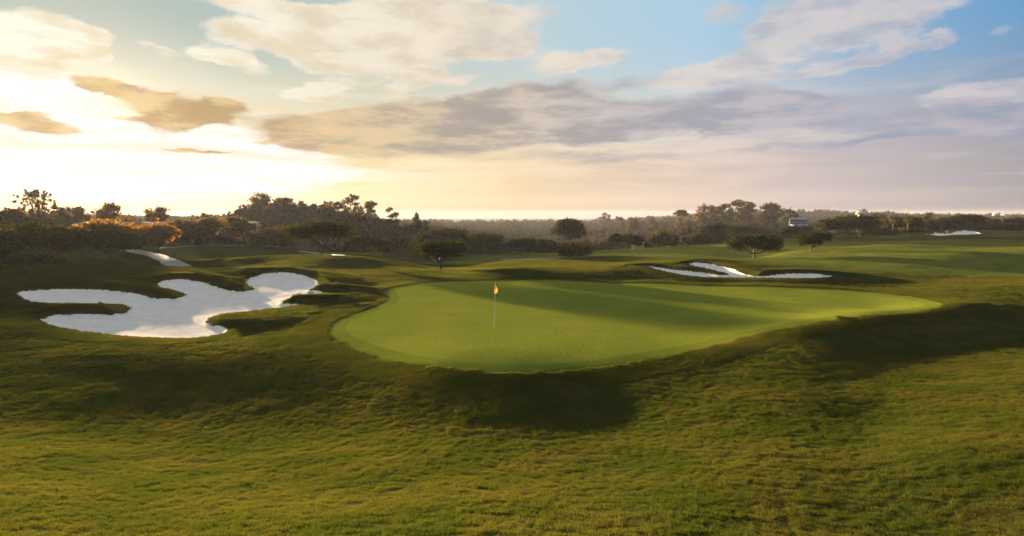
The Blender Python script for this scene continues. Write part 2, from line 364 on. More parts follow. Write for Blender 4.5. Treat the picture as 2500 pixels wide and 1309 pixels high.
# ------------------------------------------------------------------ materials: turf, sand, green
def nnoise(N, L, vec, scale, det=3, rough=.55, dist=0.0):
    n = N.new('ShaderNodeTexNoise'); n.inputs['Scale'].default_value = scale; n.inputs['Detail'].default_value = det
    n.inputs['Roughness'].default_value = rough; n.inputs['Distortion'].default_value = dist
    L.new(vec, n.inputs['Vector']); return n.outputs['Fac']
def nmix(N, L, f, a, b, mode='MIX'):
    n = N.new('ShaderNodeMix'); n.data_type = 'RGBA'; n.blend_type = mode
    if isinstance(f, bpy.types.NodeSocket): L.new(f, n.inputs[0])
    else: n.inputs[0].default_value = f
    for i, v in ((6, a), (7, b)):
        if isinstance(v, bpy.types.NodeSocket): L.new(v, n.inputs[i])
        else: n.inputs[i].default_value = (*v, 1)
    return n.outputs[2]
def nmr(N, L, x, a, b, lo=0., hi=1.):
    n = N.new('ShaderNodeMapRange'); n.interpolation_type = 'SMOOTHSTEP'; L.new(x, n.inputs[0])
    for i, v in zip((1, 2, 3, 4), (a, b, lo, hi)): n.inputs[i].default_value = v
    return n.outputs[0]
def nmath(N, L, op, a, b):
    n = N.new('ShaderNodeMath'); n.operation = op
    for i, v in ((0, a), (1, b)):
        if isinstance(v, bpy.types.NodeSocket): L.new(v, n.inputs[i])
        else: n.inputs[i].default_value = v
    return n.outputs[0]
def nattr(N, name):
    n = N.new('ShaderNodeAttribute'); n.attribute_name = name; return n.outputs['Fac']

def turf_color(N, L, vec):
    """lush / olive / dry straw mixture of the rough"""
    big = nnoise(N, L, vec, .09, 4, .6, .6); mid = nnoise(N, L, vec, .55, 4, .6, .3); fine = nnoise(N, L, vec, 14, 3, .7)
    c = nmix(N, L, nmr(N, L, mid, .38, .64), (.027, .037, .007), (.044, .045, .011))
    c = nmix(N, L, nmr(N, L, big, .54, .72, 0, .6), c, (.068, .051, .014))
    return c, fine, mid, big

def make_turf():
    mt, N, L, P = newmat('turf')
    g = N.new('ShaderNodeNewGeometry'); v = g.outputs['Position']
    c, fine, mid, big = turf_color(N, L, v)
    fr = nattr(N, 'fringe'); fw = nattr(N, 'fairway'); far = nattr(N, 'far'); lipa = nattr(N, 'lip')
    c = nmix(N, L, fw, c, nmix(N, L, nmr(N, L, mid, .35, .7), (.076, .092, .014), (.122, .122, .022)))
    c = nmix(N, L, fr, c, nmix(N, L, nmr(N, L, mid, .35, .7), (.105, .128, .013), (.130, .142, .018)))
    c = nmix(N, L, nmath(N, L, 'MULTIPLY', lipa, .6), c, (.11, .095, .022))
    c = nmix(N, L, nmr(N, L, fine, .3, .75, 0, .5), c, nmix(N, L, 1.0, c, (.45, .5, .4), 'MULTIPLY'))
    scrub = nmix(N, L, nmr(N, L, nnoise(N, L, v, .03, 5, .65), .4, .62), (.030, .030, .016), (.075, .06, .036))
    c = nmix(N, L, far, c, scrub)
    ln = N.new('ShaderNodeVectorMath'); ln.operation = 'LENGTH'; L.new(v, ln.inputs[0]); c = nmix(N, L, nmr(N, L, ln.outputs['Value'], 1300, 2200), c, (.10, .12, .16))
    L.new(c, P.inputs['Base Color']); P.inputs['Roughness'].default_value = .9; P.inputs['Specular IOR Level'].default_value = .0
    # tufts
    mp = N.new('ShaderNodeMapping'); L.new(v, mp.inputs[0]); mp.inputs[3].default_value = (1, 1.25, 1); mp.inputs[2].default_value = (0, 0, .4)
    t1 = nnoise(N, L, mp.outputs[0], 5.5, 3, .6, .3); t2 = nnoise(N, L, v, 32, 2, .6)
    hgt = nmath(N, L, 'ADD', nmath(N, L, 'MULTIPLY', t1, .085), nmath(N, L, 'MULTIPLY', t2, .03))
    damp = nmr(N, L, nmath(N, L, 'ADD', fr, nmath(N, L, 'MULTIPLY', fw, .6)), 0, 1, 1, .25)
    b = N.new('ShaderNodeBump'); b.inputs['Strength'].default_value = 1; L.new(nmath(N, L, 'MULTIPLY', hgt, damp), b.inputs['Height']); b.inputs['Distance'].default_value = 1
    L.new(b.outputs[0], P.inputs['Normal'])
    return mt
def make_green():
    mt, N, L, P = newmat('green_turf')
    g = N.new('ShaderNodeNewGeometry'); v = g.outputs['Position']
    a = nnoise(N, L, v, .35, 3, .6); f = nnoise(N, L, v, 30, 2, .6); f3 = nnoise(N, L, v, 4, 4, .6)
    c = nmix(N, L, nmr(N, L, a, .3, .7), (.106, .130, .012), (.142, .150, .017))
    c = nmix(N, L, nmr(N, L, f3, .35, .7, 0, .35), c, (.19, .18, .035))
    c = nmix(N, L, nmr(N, L, f, .3, .8, 0, .35), c, (.05, .10, .01))
    L.new(c, P.inputs['Base Color']); P.inputs['Roughness'].default_value = .85; P.inputs['Specular IOR Level'].default_value = 0
    b = N.new('ShaderNodeBump'); b.inputs['Distance'].default_value = 1
    L.new(nmath(N, L, 'ADD', nmath(N, L, 'MULTIPLY', f, .016), nmath(N, L, 'MULTIPLY', nnoise(N, L, v, 7, 2), .03)), b.inputs['Height']); L.new(b.outputs[0], P.inputs['Normal'])
    return mt
def make_sand():
    mt, N, L, P = newmat('white_sand')
    g = N.new('ShaderNodeNewGeometry'); v = g.outputs['Position']
    a = nnoise(N, L, v, 1.2, 5, .6, .5); f = nnoise(N, L, v, 22, 4, .7)
    c = nmix(N, L, nmr(N, L, a, .3, .75), (.70, .64, .56), (.60, .54, .47))
    c = nmix(N, L, nmr(N, L, f, .55, .8, 0, .5), c, (.36, .34, .32))
    L.new(c, P.inputs['Base Color']); P.inputs['Roughness'].default_value = 1; P.inputs['Specular IOR Level'].default_value = 0
    w = N.new('ShaderNodeTexWave'); w.inputs['Scale'].default_value = 2.2; w.inputs['Distortion'].default_value = 9; w.inputs['Detail'].default_value = 3; w.inputs['Detail Scale'].default_value = .6
    L.new(v, w.inputs['Vector'])
    fp = nnoise(N, L, v, 3.2, 4, .65, .8)
    h = nmath(N, L, 'ADD', nmath(N, L, 'MULTIPLY', w.outputs['Fac'], .012), nmath(N, L, 'ADD', nmath(N, L, 'MULTIPLY', fp, .12), nmath(N, L, 'MULTIPLY', f, .012)))
    b = N.new('ShaderNodeBump'); b.inputs['Distance'].default_value = 1; L.new(h, b.inputs['Height']); L.new(b.outputs[0], P.inputs['Normal'])
    return mt
M_TURF, M_GREEN, M_SAND = make_turf(), make_green(), make_sand()

# ------------------------------------------------------------------ ground sheet (polar grid, finest where one looks)
def ground_mesh():
    th_f = np.linspace(R(-47), R(47), 1150)
    side = np.linspace(0, 1, 46)[1:] ** 1.6 * (math.pi - R(47))
    th = np.concatenate([-(R(47) + side[::-1]), th_f, R(47) + side])[:-1]      # -pi .. <pi
    r1 = np.exp(np.linspace(math.log(2.2), math.log(230), 900))
    r2 = np.exp(np.linspace(math.log(230), math.log(2900), 160))[1:]
    rr = np.concatenate([[.6, 1.2, 1.7], r1, r2])
    nt_, nr = len(th), len(rr)
    RR, TT = np.meshgrid(rr, th, indexing='ij')
    x = (RR * np.sin(TT)).ravel(); y = (RR * np.cos(TT)).ravel()
    idx = np.arange(nr * nt_).reshape(nr, nt_)
    zone = np.zeros(nr * nt_, int); snapped = np.zeros(nr * nt_, bool)
    for zi, k in enumerate(('green', 'b1', 'b2', 'b3'), 1):
        d, cx, cy = sdist_box(polys[k], x, y, 3)
        ins = d < 0; zone[ins] = zi
        I = ins.reshape(nr, nt_); Dm = np.abs(d).reshape(nr, nt_)
        sn = np.zeros((nr, nt_), bool)
        for sl_a, sl_b in (((slice(None, -1), slice(None)), (slice(1, None), slice(None))), ((slice(None), slice(None, -1)), (slice(None), slice(1, None)))):
            cr = I[sl_a] != I[sl_b]; ca = Dm[sl_a] <= Dm[sl_b]
            sn[sl_a] |= cr & ca; sn[sl_b] |= cr & ~ca
        s = sn.ravel(); x[s] = cx[s]; y[s] = cy[s]; snapped |= s; zone[s] = -zi
    turf, sand, dg, db = surf(x, y)
    a = idx[:-1, :]; b = idx[1:, :]
    F = np.stack([a, b, np.roll(b, -1, 1), np.roll(a, -1, 1)], -1).reshape(-1, 4)[:, ::-1]
    zf = zone[F]
    pos = zf.max(1)                      # >0 when some un-snapped inside vertex
    has_out = (zf == 0).any(1)
    fz = np.where(pos > 0, pos, 0)
    allsn = (zf < 0).all(1)
    if allsn.any():
        cxm, cym = x[F[allsn]].mean(1), y[F[allsn]].mean(1); q = np.zeros(allsn.sum(), int)
        for zi, k in enumerate(('green', 'b1', 'b2', 'b3'), 1):
            d, _, _ = sdist_box(polys[k], cxm, cym, 1); q[d < 0] = zi
        fz[allsn] = q
    fz[has_out & (pos > 0)] = 0
    r = np.hypot(x, y)
    def part(name, zi, z, mat):
        fs = F[fz == zi]; used, inv = np.unique(fs, return_inverse=True); fs = inv.reshape(-1, 4)
        o = mesh_np(name, np.stack([x[used], y[used], z[used]], -1), fs, mat, smooth=True)
        return o, used
    o, used = part('ground', 0, turf, M_TURF)
    # close the inner disc
    fringe = (1 - sstep(dg + .5 * vnoise(x / .8, y / .8) + .3 * vnoise(x / 2.3, y / 2.3), .5, 1.2))[used]
    x_, y_ = x[used], y[used]; rr_ = r[used]
    # mown fairway across the right and the far middle
    fwm = np.maximum(sstep(rr_, 88, 100) * sstep(150 - rr_ + 30 * np.sin(x_ / 17), 0, 25) * sstep(x_, -20, 0), sstep(rr_, 60, 74) * (1 - sstep(rr_, 95, 110)) * sstep(x_, 16, 28))
    farm = sstep(rr_ + 12 * vnoise(x_ / 14, y_ / 14), 165, 190)
    lip = np.exp(-(np.clip(db[used], 0, 9) / .5) ** 2)
    for nm, val in (('fringe', fringe), ('fairway', fwm), ('far', farm), ('lip', lip)):
        at = o.data.attributes.new(nm, 'FLOAT', 'POINT'); at.data.foreach_set('value', val.astype(np.float32))
    tag(o, kind='structure')
    g, _ = part('putting_green', 1, turf, M_GREEN); tag(g, kind='structure')
    labs = {2: 'large lobed white sand bunker left of the putting green', 3: 'thin forked white sand bunker behind the right of the green', 4: 'small pale sand bunker far off on the upper right fairway'}
    for zi in (2, 3, 4):
        b, ub = part('sand_bunker', zi, sand, M_SAND); tag(b, labs[zi], 'bunker', 'white sand bunkers')
    return o
ground_mesh()

# ------------------------------------------------------------------ rough grass
def make_blade_mat():
    mt, N, L, P = newmat('grass_blades'); N.remove(P); out = [n for n in N if n.type == 'OUTPUT_MATERIAL'][0]
    g = N.new('ShaderNodeNewGeometry'); c, fine, mid, big = turf_color(N, L, g.outputs['Position'])
    v = nattr(N, 'tint')
    c = nmix(N, L, v, c, nmix(N, L, 1.0, c, (2.4, 2.1, 1.6), 'MULTIPLY'))
    d = N.new('ShaderNodeBsdfDiffuse'); t = N.new('ShaderNodeBsdfTranslucent'); mx = N.new('ShaderNodeMixShader'); mx.inputs[0].default_value = .42
    L.new(c, d.inputs[0]); L.new(nmix(N, L, 1.0, c, (1.4, 1.38, .75), 'MULTIPLY'), t.inputs[0]); L.new(d.outputs[0], mx.inputs[1]); L.new(t.outputs[0], mx.inputs[2]); L.new(mx.outputs[0], out.inputs[0])
    return mt
M_BLADE = make_blade_mat()
def grass_patch(name, size, n, w, h, seed, col, disc=False):
    g = np.random.default_rng(seed)
    x = (g.random(n) - .5) * size; y = (g.random(n) - .5) * size
    if disc:
        k = np.hypot(x, y) < size / 2; x = x[k]; y = y[k]; n = len(x)
    # clumps: height follows two scales of blobs
    def bl(sc, off): return vnoise(x / sc + off, y / sc + off * 1.7) + .5
    cl = bl(.30, seed * 3.3) * .4 + bl(.10, seed * 5.1 + 9) * .6
    hh = h * (.25 + 1.5 * np.clip((cl - .28) / .45, 0, 1)) * (.7 + .6 * g.random(n))
    a = g.random(n) * 2 * math.pi; lean = (.25 + .75 * g.random(n)) * hh; la = g.random(n) * 2 * math.pi
    ww = w * (.6 + .8 * g.random(n))
    z0 = -.02
    p0 = np.stack([x - np.cos(a) * ww / 2, y - np.sin(a) * ww / 2, np.full(n, z0)], -1)
    p1 = np.stack([x + np.cos(a) * ww / 2, y + np.sin(a) * ww / 2, np.full(n, z0)], -1)
    p2 = np.stack([x + np.cos(la) * lean, y + np.sin(la) * lean, hh], -1)
    V = np.stack([p0, p1, p2], 1).reshape(-1, 3); F = np.arange(3 * n).reshape(-1, 3)
    o = mesh_np(name, V, F, M_BLADE); COL.objects.unlink(o); col.objects.link(o)
    at = o.data.attributes.new('tint', 'FLOAT', 'FACE'); at.data.foreach_set('value', (g.random(n) ** 2).astype(np.float32))
    return o
def build_grass():
    col = bpy.data.collections.new('grass_patches')
    # order by name = variant index
    for i in range(3): grass_patch(f'a_near_{i}', 1.2, 7000, .008, .031, 11 + i, col)
    for i in range(3): grass_patch(f'b_far_{i}', 2.6, 9000, .026, .028, 21 + i, col)
    for i in range(2): grass_patch(f'c_edge_{i}', .45, 900, .014, .035, 31 + i, col, True)
    P_, var = [], []
    g = np.random.default_rng(5)
    def cand(step, r0, r1, hw):
        n = int(r1 / step) + 1
        X, Y = np.meshgrid(np.arange(-n, n + 1) * step, np.arange(0, n + 1) * step)
        x = X.ravel() + (g.random(X.size) - .5) * step * .3; y = Y.ravel() + (g.random(X.size) - .5) * step * .3
        r = np.hypot(x, y); th = np.arctan2(x, y)
        k = (r >= r0) & (r < r1) & (np.abs(th) < hw); x, y = x[k], y[k]
        t, s_, dg, db = surf(x, y); return x, y, t, dg, db
    for step, r0, r1, hw, v0, nv, clear in ((.95, 2.2, 30, R(46), 0, 3, .75), (2.05, 30, 105, R(44), 3, 3, 1.55)):
        x, y, t, dg, db = cand(step, r0, r1, hw)
        k = (dg > clear + .8) & (db > clear)
        # keep the mown fairway clear
        fw = ((np.hypot(x, y) > 92) & (x > -10)) | ((np.hypot(x, y) > 68) & (x > 22) & (db > 4)); k &= ~fw
        P_.append(np.stack([x[k], y[k], t[k]], -1)); var.append(v0 + g.integers(0, nv, k.sum()))
    x, y, t, dg, db = cand(.30, 18, 72, R(44))
    k = (((dg > .95) & (dg < 2.6)) | ((db > .02) & (db < 1.8) & (dg > 1.0)))
    P_.append(np.stack([x[k], y[k], t[k]], -1)); var.append(6 + g.integers(0, 2, k.sum()))
    P_ = np.concatenate(P_); var = np.concatenate(var)
    e = np.where(var < 3, .35, np.where(var < 6, 1.1, .15))
    gx = (surf(P_[:, 0] + e, P_[:, 1])[0] - surf(P_[:, 0] - e, P_[:, 1])[0]) / (2 * e)
    gy = (surf(P_[:, 0], P_[:, 1] + e)[0] - surf(P_[:, 0], P_[:, 1] - e)[0]) / (2 * e)
    n = len(P_); yaw = g.random(n) * 2 * math.pi
    rot = np.zeros((n, 3), np.float32)
    for i in range(n):
        q = Vector((-gx[i], -gy[i], 1)).to_track_quat('Z', 'Y')
        rot[i] = (q @ Matrix.Rotation(yaw[i], 3, 'Z').to_quaternion()).to_euler()
    me = bpy.data.meshes.new('rough_grass'); me.vertices.add(n); me.vertices.foreach_set('co', P_.astype(np.float32).ravel())
    a = me.attributes.new('rot', 'FLOAT_VECTOR', 'POINT'); a.data.foreach_set('vector', rot.ravel())
    a = me.attributes.new('variant', 'INT', 'POINT'); a.data.foreach_set('value', var.astype(np.int32))
    o = bpy.data.objects.new('rough_grass', me); COL.objects.link(o)
    ng = bpy.data.node_groups.new('grass_scatter', 'GeometryNodeTree'); ng.interface.new_socket('Geometry', in_out='INPUT', socket_type='NodeSocketGeometry'); ng.interface.new_socket('Geometry', in_out='OUTPUT', socket_type='NodeSocketGeometry')
    N, L = ng.nodes, ng.links
    gi = N.new('NodeGroupInput'); go = N.new('NodeGroupOutput'); ci = N.new('GeometryNodeCollectionInfo'); ip = N.new('GeometryNodeInstanceOnPoints')
    ci.inputs['Collection'].default_value = col; ci.inputs['Separate Children'].default_value = True; ci.inputs['Reset Children'].default_value = True
    ar = N.new('GeometryNodeInputNamedAttribute'); ar.data_type = 'FLOAT_VECTOR'; ar.inputs[0].default_value = 'rot'
    er = N.new('FunctionNodeEulerToRotation'); L.new(ar.outputs[0], er.inputs[0])
    av = N.new('GeometryNodeInputNamedAttribute'); av.data_type = 'INT'; av.inputs[0].default_value = 'variant'
    L.new(gi.outputs[0], ip.inputs['Points']); L.new(ci.outputs[0], ip.inputs['Instance']); ip.inputs['Pick Instance'].default_value = True
    L.new(av.outputs[0], ip.inputs['Instance Index']); L.new(er.outputs[0], ip.inputs['Rotation']); L.new(ip.outputs[0], go.inputs[0])
    md = o.modifiers.new('scatter', 'NODES'); md.node_group = ng
    tag(o, 'uneven golden green rough grass around the putting green and bunkers', 'grass', kind='stuff')
    print('grass instances', n)
build_grass()

# ------------------------------------------------------------------ trees
def foliage_mat(name, a, b, trans, tcol):
    mt, N, L, P = newmat(name); N.remove(P); out = [n for n in N if n.type == 'OUTPUT_MATERIAL'][0]
    v = nattr(N, 'tint'); oi = N.new('ShaderNodeObjectInfo')
    c = nmix(N, L, v, a, b)
    c = nmix(N, L, nmath(N, L, 'MULTIPLY', oi.outputs['Random'], .5), c, nmix(N, L, 1.0, c, (1.3, .95, .8), 'MULTIPLY'))
    d = N.new('ShaderNodeBsdfDiffuse'); t = N.new('ShaderNodeBsdfTranslucent'); mx = N.new('ShaderNodeMixShader'); mx.inputs[0].default_value = trans
    L.new(c, d.inputs[0]); L.new(nmix(N, L, 1.0, c, tcol, 'MULTIPLY'), t.inputs[0]); L.new(d.outputs[0], mx.inputs[1]); L.new(t.outputs[0], mx.inputs[2]); L.new(mx.outputs[0], out.inputs[0])
    return mt
M_PINE = foliage_mat('pine_needles', (.014, .022, .006), (.040, .048, .011), .2, (1.6, 1.3, .6))
M_SCRUB = foliage_mat('scrub_leaves', (.026, .026, .014), (.060, .050, .028), .1, (1.3, 1.1, .8))
M_GUM = foliage_mat('gum_leaves', (.030, .030, .012), (.085, .070, .024), .45, (1.8, 1.3, .6))
M_GLARE_TINT = foliage_mat('glare_tinted_leaves', (.055, .045, .016), (.15, .105, .035), .5, (1.8, 1.2, .5))  # gold of sunlight and glare put into the leaf colour
M_BUSH = foliage_mat('bush_leaves', (.028, .034, .011), (.065, .062, .020), .3, (1.7, 1.3, .6))
M_PALM = foliage_mat('palm_fronds', (.030, .040, .012), (.075, .080, .025), .3, (1.6, 1.4, .6))
def bark():
    mt, N, L, P = newmat('bark'); g = N.new('ShaderNodeNewGeometry')
    n = nnoise(N, L, g.outputs['Position'], 3, 4, .7)
    L.new(nmix(N, L, n, (.045, .03, .02), (.14, .10, .07)), P.inputs['Base Color']); P.inputs['Roughness'].default_value = .9
    b = N.new('ShaderNodeBump'); b.inputs['Distance'].default_value = .05; L.new(n, b.inputs['Height']); L.new(b.outputs[0], P.inputs['Normal'])
    return mt
M_BARK = bark()

def tube(pts, rad, sides=6):
    pts = np.asarray(pts, float); V, F = [], []
    for i, p in enumerate(pts):
        t = pts[min(i + 1, len(pts) - 1)] - pts[max(i - 1, 0)]; t /= np.linalg.norm(t) + 1e-9
        u = np.cross(t, [0.3, 1, .1]); u /= np.linalg.norm(u) + 1e-9; w = np.cross(t, u)
        for k in range(sides):
            a = 2 * math.pi * k / sides; V.append(p + (u * math.cos(a) + w * math.sin(a)) * rad[i])
    for i in range(len(pts) - 1):
        for k in range(sides):
            a = i * sides + k; b = i * sides + (k + 1) % sides
            F.append((a, b, b + sides, a + sides))
    return np.array(V), np.array(F)

def leaves(lobes, n, size, g, flat=.0):
    """scatter leaf sprays over the shells of ellipsoid lobes"""
    area = np.array([(l[3] * l[4] + l[3] * l[5] + l[4] * l[5]) for l in lobes]); cnt = np.maximum(8, (n * area / area.sum())).astype(int)
    C = []
    for l, k in zip(lobes, cnt):
        ns = max(5, min(18, k // 14)); sc = g.normal(size=(ns, 3)); sc /= np.linalg.norm(sc, axis=1)[:, None]; sc[:, 2] = sc[:, 2] * .85 + .1
        d = sc[g.integers(0, ns, k)] + g.normal(size=(k, 3)) * .30; dl = np.linalg.norm(d, axis=1); d /= dl[:, None] + 1e-9
        r = np.minimum(dl, 1.45) * (.80 + .22 * g.random(k)); r[: k // 5] = g.random(k // 5) ** .5 * .8
        # spiky outline
        ph = np.sin(d[:, 0] * 9 + l[0] * 7) * np.sin(d[:, 2] * 8 + l[1] * 5) * np.sin(d[:, 1] * 7 + l[2])
        r *= 1 + .16 * ph
        C.append(np.stack([l[0] + d[:, 0] * r * l[3], l[1] + d[:, 1] * r * l[4], l[2] + d[:, 2] * r * l[5]], -1))
    C = np.concatenate(C); k = len(C)
    a = g.normal(size=(k, 3)); a /= np.linalg.norm(a, axis=1)[:, None]
    b = g.normal(size=(k, 3)); b -= (b * a).sum(1)[:, None] * a; b /= np.linalg.norm(b, axis=1)[:, None]
    if flat: a[:, 2] *= (1 - flat); b[:, 2] *= (1 - flat)
    s = (size * (.5 + g.random(k)))[:, None]
    V = np.stack([C + a * s, C - a * s * .5 + b * s * .75, C - a * s * .5 - b * s * .75], 1).reshape(-1, 3)
    return V, np.arange(3 * k).reshape(-1, 3), k

def tree_mesh(kind, W, H, seed, D, low=.35):
    """returns trunk (V,F), crown (V,F,k): base at the origin; W crown width, H total height"""
    g = np.random.default_rng(seed); r = W / 2; lobes = []; limbs = []
    px = D / 683.0                       # metres per render pixel
    if kind == 'pine':                   # flat-topped parasol of needle clumps on forking limbs
        zb = H * low; ch = H - zb
        n = 34
        for i in range(n):
            a = g.random() * 2 * math.pi; q = math.sqrt(g.random()) * .84
            top = zb + ch * (.52 + .34 * math.sqrt(max(0, 1 - q * q)) + .08 * g.normal())
            z = top if g.random() < .6 else zb + ch * (.30 + .25 * g.random())
            s = r * (.19 + .12 * g.random())
            lobes.append((q * r * math.cos(a), q * r * math.sin(a), z - s * .2, s * 1.15, s * 1.15, min(s * .72, ch * .26)))
    elif kind == 'spread':               # broad dome
        zb = H * low; ch = H - zb; n = 30
        for i in range(n):
            a = g.random() * 2 * math.pi; q = math.sqrt(g.random()) * .8; s = r * (.24 + .13 * g.random())
            z = zb + ch * ((.30 + .25 * g.random()) if g.random() < .45 else (.34 + .42 * math.sqrt(1 - q * q)))
            lobes.append((q * r * math.cos(a), q * r * math.sin(a), z, s, s, min(s * .85, ch * .3)))
    elif kind == 'bush':                 # crown down to the ground
        n = 24
        for i in range(n):
            a = g.random() * 2 * math.pi; q = math.sqrt(g.random()) * .72; s = r * (.26 + .14 * g.random())
            z = H * (.16 + .60 * math.sqrt(1 - q * q) * g.random() ** .5)
            lobes.append((q * r * math.cos(a), q * r * math.sin(a), z, s, s, min(s * .9, H * .26)))
        low = .15
    elif kind == 'gum':                  # tall, open, separate clumps on bare limbs
        zb = H * low; ch = H - zb; n = 30
        for i in range(n):
            a = g.random() * 2 * math.pi; h_ = g.random(); q = (.25 + .75 * g.random()) * math.sin(math.pi * (.15 + .72 * h_)) * .85
            s = r * (.15 + .17 * g.random())
            lobes.append((q * r * math.cos(a), q * r * math.sin(a), zb + ch * (.06 + .86 * h_), s * 1.15, s * 1.15, s * .8))
    elif kind == 'vase':                 # ball of fine upright branches, sky showing through
        zb = H * low; ch = H - zb; n = 90
        for i in range(n):
            a = g.random() * 2 * math.pi; e = g.random(); q = math.sin(math.pi * (.12 + .66 * e)) * (.35 + .6 * g.random())
            s = r * (.06 + .05 * g.random())
            lobes.append((q * r * math.cos(a), q * r * math.sin(a), zb + ch * (.06 + .88 * e), s, s, s * 1.4))
    ph = g.random(4) * 6.28; q_ = []
    for l in lobes:
        a = math.atan2(l[1], l[0]); f = 1 + .20 * math.sin(a + ph[0]) + .10 * math.sin(2 * a + ph[1]); fz = 1 + .10 * math.sin(a + ph[2])
        q_.append((l[0] * f, l[1] * f, min(l[2] * fz, H - l[5] * .9), l[3], l[4], l[5]))
    lobes = q_
    # trunk and limbs
    tr = max(.05, H * .028) * (1.3 if kind == 'pine' else 1); hz = H * (low * .55 + .05)
    lean = g.normal(size=2) * .06 * H
    V, F = tube([(0, 0, -.3), (lean[0] * .15, lean[1] * .15, hz * .35), (lean[0] * .5, lean[1] * .5, hz * .75), (lean[0], lean[1], hz)], [tr * 1.35, tr, tr * .85, tr * .75], 8)
    Vs, Fs, off = [V], [F], len(V)
    for l in lobes[:22]:
        e = np.array(l[:3]); s0 = np.array([lean[0], lean[1], hz - tr]); mid = s0 + (e - s0) * .5 + np.array([0, 0, -.10 * abs(e[2] - hz)]) + g.normal(size=3) * .03 * H
        if kind in ('pine', 'spread'): mid = s0 + (e - s0) * np.array([.62, .62, .38])
        V, F = tube([s0, mid, e], [tr * .5, tr * .3, tr * .1], 5); Vs.append(V); Fs.append(F + off); off += len(V)
    n = {'pine': 5200, 'spread': 5600, 'bush': 5200, 'gum': 3200, 'vase': 2600}[kind]
    sz = max(px * .95, r * .030) * {'pine': 1, 'spread': 1.1, 'bush': 1.1, 'gum': 1.0, 'vase': .8}[kind]
    n = int(min(n * 1.6, max(700, n * (r * .045 / sz) ** 1.2 * 1.6)))
    LV, LF, k = leaves(lobes, n, sz, g)
    return (np.concatenate(Vs), np.concatenate(Fs)), (LV, LF, k), g
MATS = {'pine': M_PINE, 'spread': M_PINE, 'bush': M_BUSH, 'gum': M_GUM, 'vase': M_GUM}

def palm_mesh(H, R_, seed, fan=False):
    g = np.random.default_rng(seed); V0, F0 = tube([(0, 0, -.3), (.05 * H * .3, 0, H * .4), (.03 * H, 0, H - R_ * .5)], [.22, .16, .15], 7)
    Vs, Fs, off = [], [], 0; n = 34 if not fan else 46
    for i in range(n):
        a = g.random() * 2 * math.pi; e0 = R(g.uniform(-35, 80) if not fan else g.uniform(-70, 85)); L_ = R_ * g.uniform(.8, 1.1); k = 9
        c = np.array([.03 * H, 0, H - R_ * .5]); pts = [c]; e = e0
        for j in range(k):
            pts.append(pts[-1] + np.array([math.cos(a) * math.cos(e), math.sin(a) * math.cos(e), math.sin(e)]) * L_ / k); e -= R(14 if not fan else 4)
        side = np.array([-math.sin(a), math.cos(a), 0])
        for j in range(k):
            w = L_ * (.26 if not fan else .28) * math.sin(math.pi * (j + .7) / (k + .7)); t = pts[j + 1] - pts[j]
            for sgn in (-1, 1):
                q = [pts[j], pts[j] + t * .7, pts[j] + t * 1.3 + side * sgn * w + np.array([0, 0, -w * .45])]
                Vs += q; Fs.append((off, off + 1, off + 2)); off += 3
    return (V0, F0), (np.array(Vs), np.array(Fs), len(Fs)), g

BASE = {1075: (1078, 660), 276: (272, 633), 886: (880, 622), 1841: (1840, 632), 1978: (1980, 614), 1270: (1270, 621), 478: (478, 600), 583: (583, 600), 92: (130, 642), 1402: (1400, 630), 1180: (1180, 618), 660: (660, 606), 2030: (2033, 580)}
def put_tree(kind, px, pytop, D, wpx, label, cat='tree', group=None, low=.35, seed=None, name=None, rz=None, zb=None):
    dx, dy, dz = ray(px, 600); x = dx / dy * D
    if px in BASE and not (px == 1075 and kind == 'spread'):
        q = unproject(*BASE[px], 0, 55); D0 = D; D = float(q[1]); x = float(q[0]) + (px - BASE[px][0]) / FP * D * .5; print('tree', px, D0, round(D, 1))
    z = ground_z(x, D) if zb is None else zb
    top = wpt(px, pytop, D)[2]; H = max(1.0, top - z); W = wpx * D / FP
    seed = int(px * 7 + D) if seed is None else seed
    if kind in ('palm', 'fan'): (tv, tf), (cv, cf, k), g = palm_mesh(H, W / 2, seed, kind == 'fan')
    else: (tv, tf), (cv, cf, k), g = tree_mesh(kind, W, H, seed, D, low)
    if kind not in ('palm', 'fan'):
        zt = np.percentile(cv[:, 2], 99.3); rt = np.percentile(np.abs(cv[:, 0]), 98.5); fx, fz = W / 2 / rt, H / zt
        cv = cv * np.array([fx, fx, fz]); tv = tv * np.array([fx, fx, fz])
    nm = name or {'pine': 'umbrella_pine', 'spread': 'spreading_tree', 'bush': 'round_bush', 'gum': 'gum_tree', 'vase': 'open_crowned_tree', 'palm': 'palm_tree', 'fan': 'fan_palm'}[kind]
    r = empty(nm, (x, D, z), 0); tag(r, label, cat, group)
    mesh_np('trunk', tv, tf, M_BARK, r, True)
    c = mesh_np('crown', cv, cf, M_GLARE_TINT if group == GD and 105 < D < 122 else M_GUM if group == GD and D > 105 else MATS.get(kind, M_PALM), r)
    at = c.data.attributes.new('tint', 'FLOAT', 'FACE'); at.data.foreach_set('value', (g.random(k)).astype(np.float32))
    return r
def copy_tree(src, px, pytop, D, wpx, label, group):
    """a distant repeat of a tree already built"""
    x = (px - 1250) / FP / math.cos(PITCH) * D; z = ground_z(x, D); H = wpt(px, pytop, D)[2] - z
    r = src.copy(); COL.objects.link(r); r.location = (x, D, z)
    W0 = src['w0']; H0 = src['h0']; r.scale = (wpx * D / FP / W0, wpx * D / FP / W0, max(1.5, H) / H0); r.rotation_euler = (0, 0, random.random() * 6.28)
    for ch in list(src.children):
        c = ch.copy(); COL.objects.link(c); c.parent = r
    tag(r, label, 'tree', group); return r

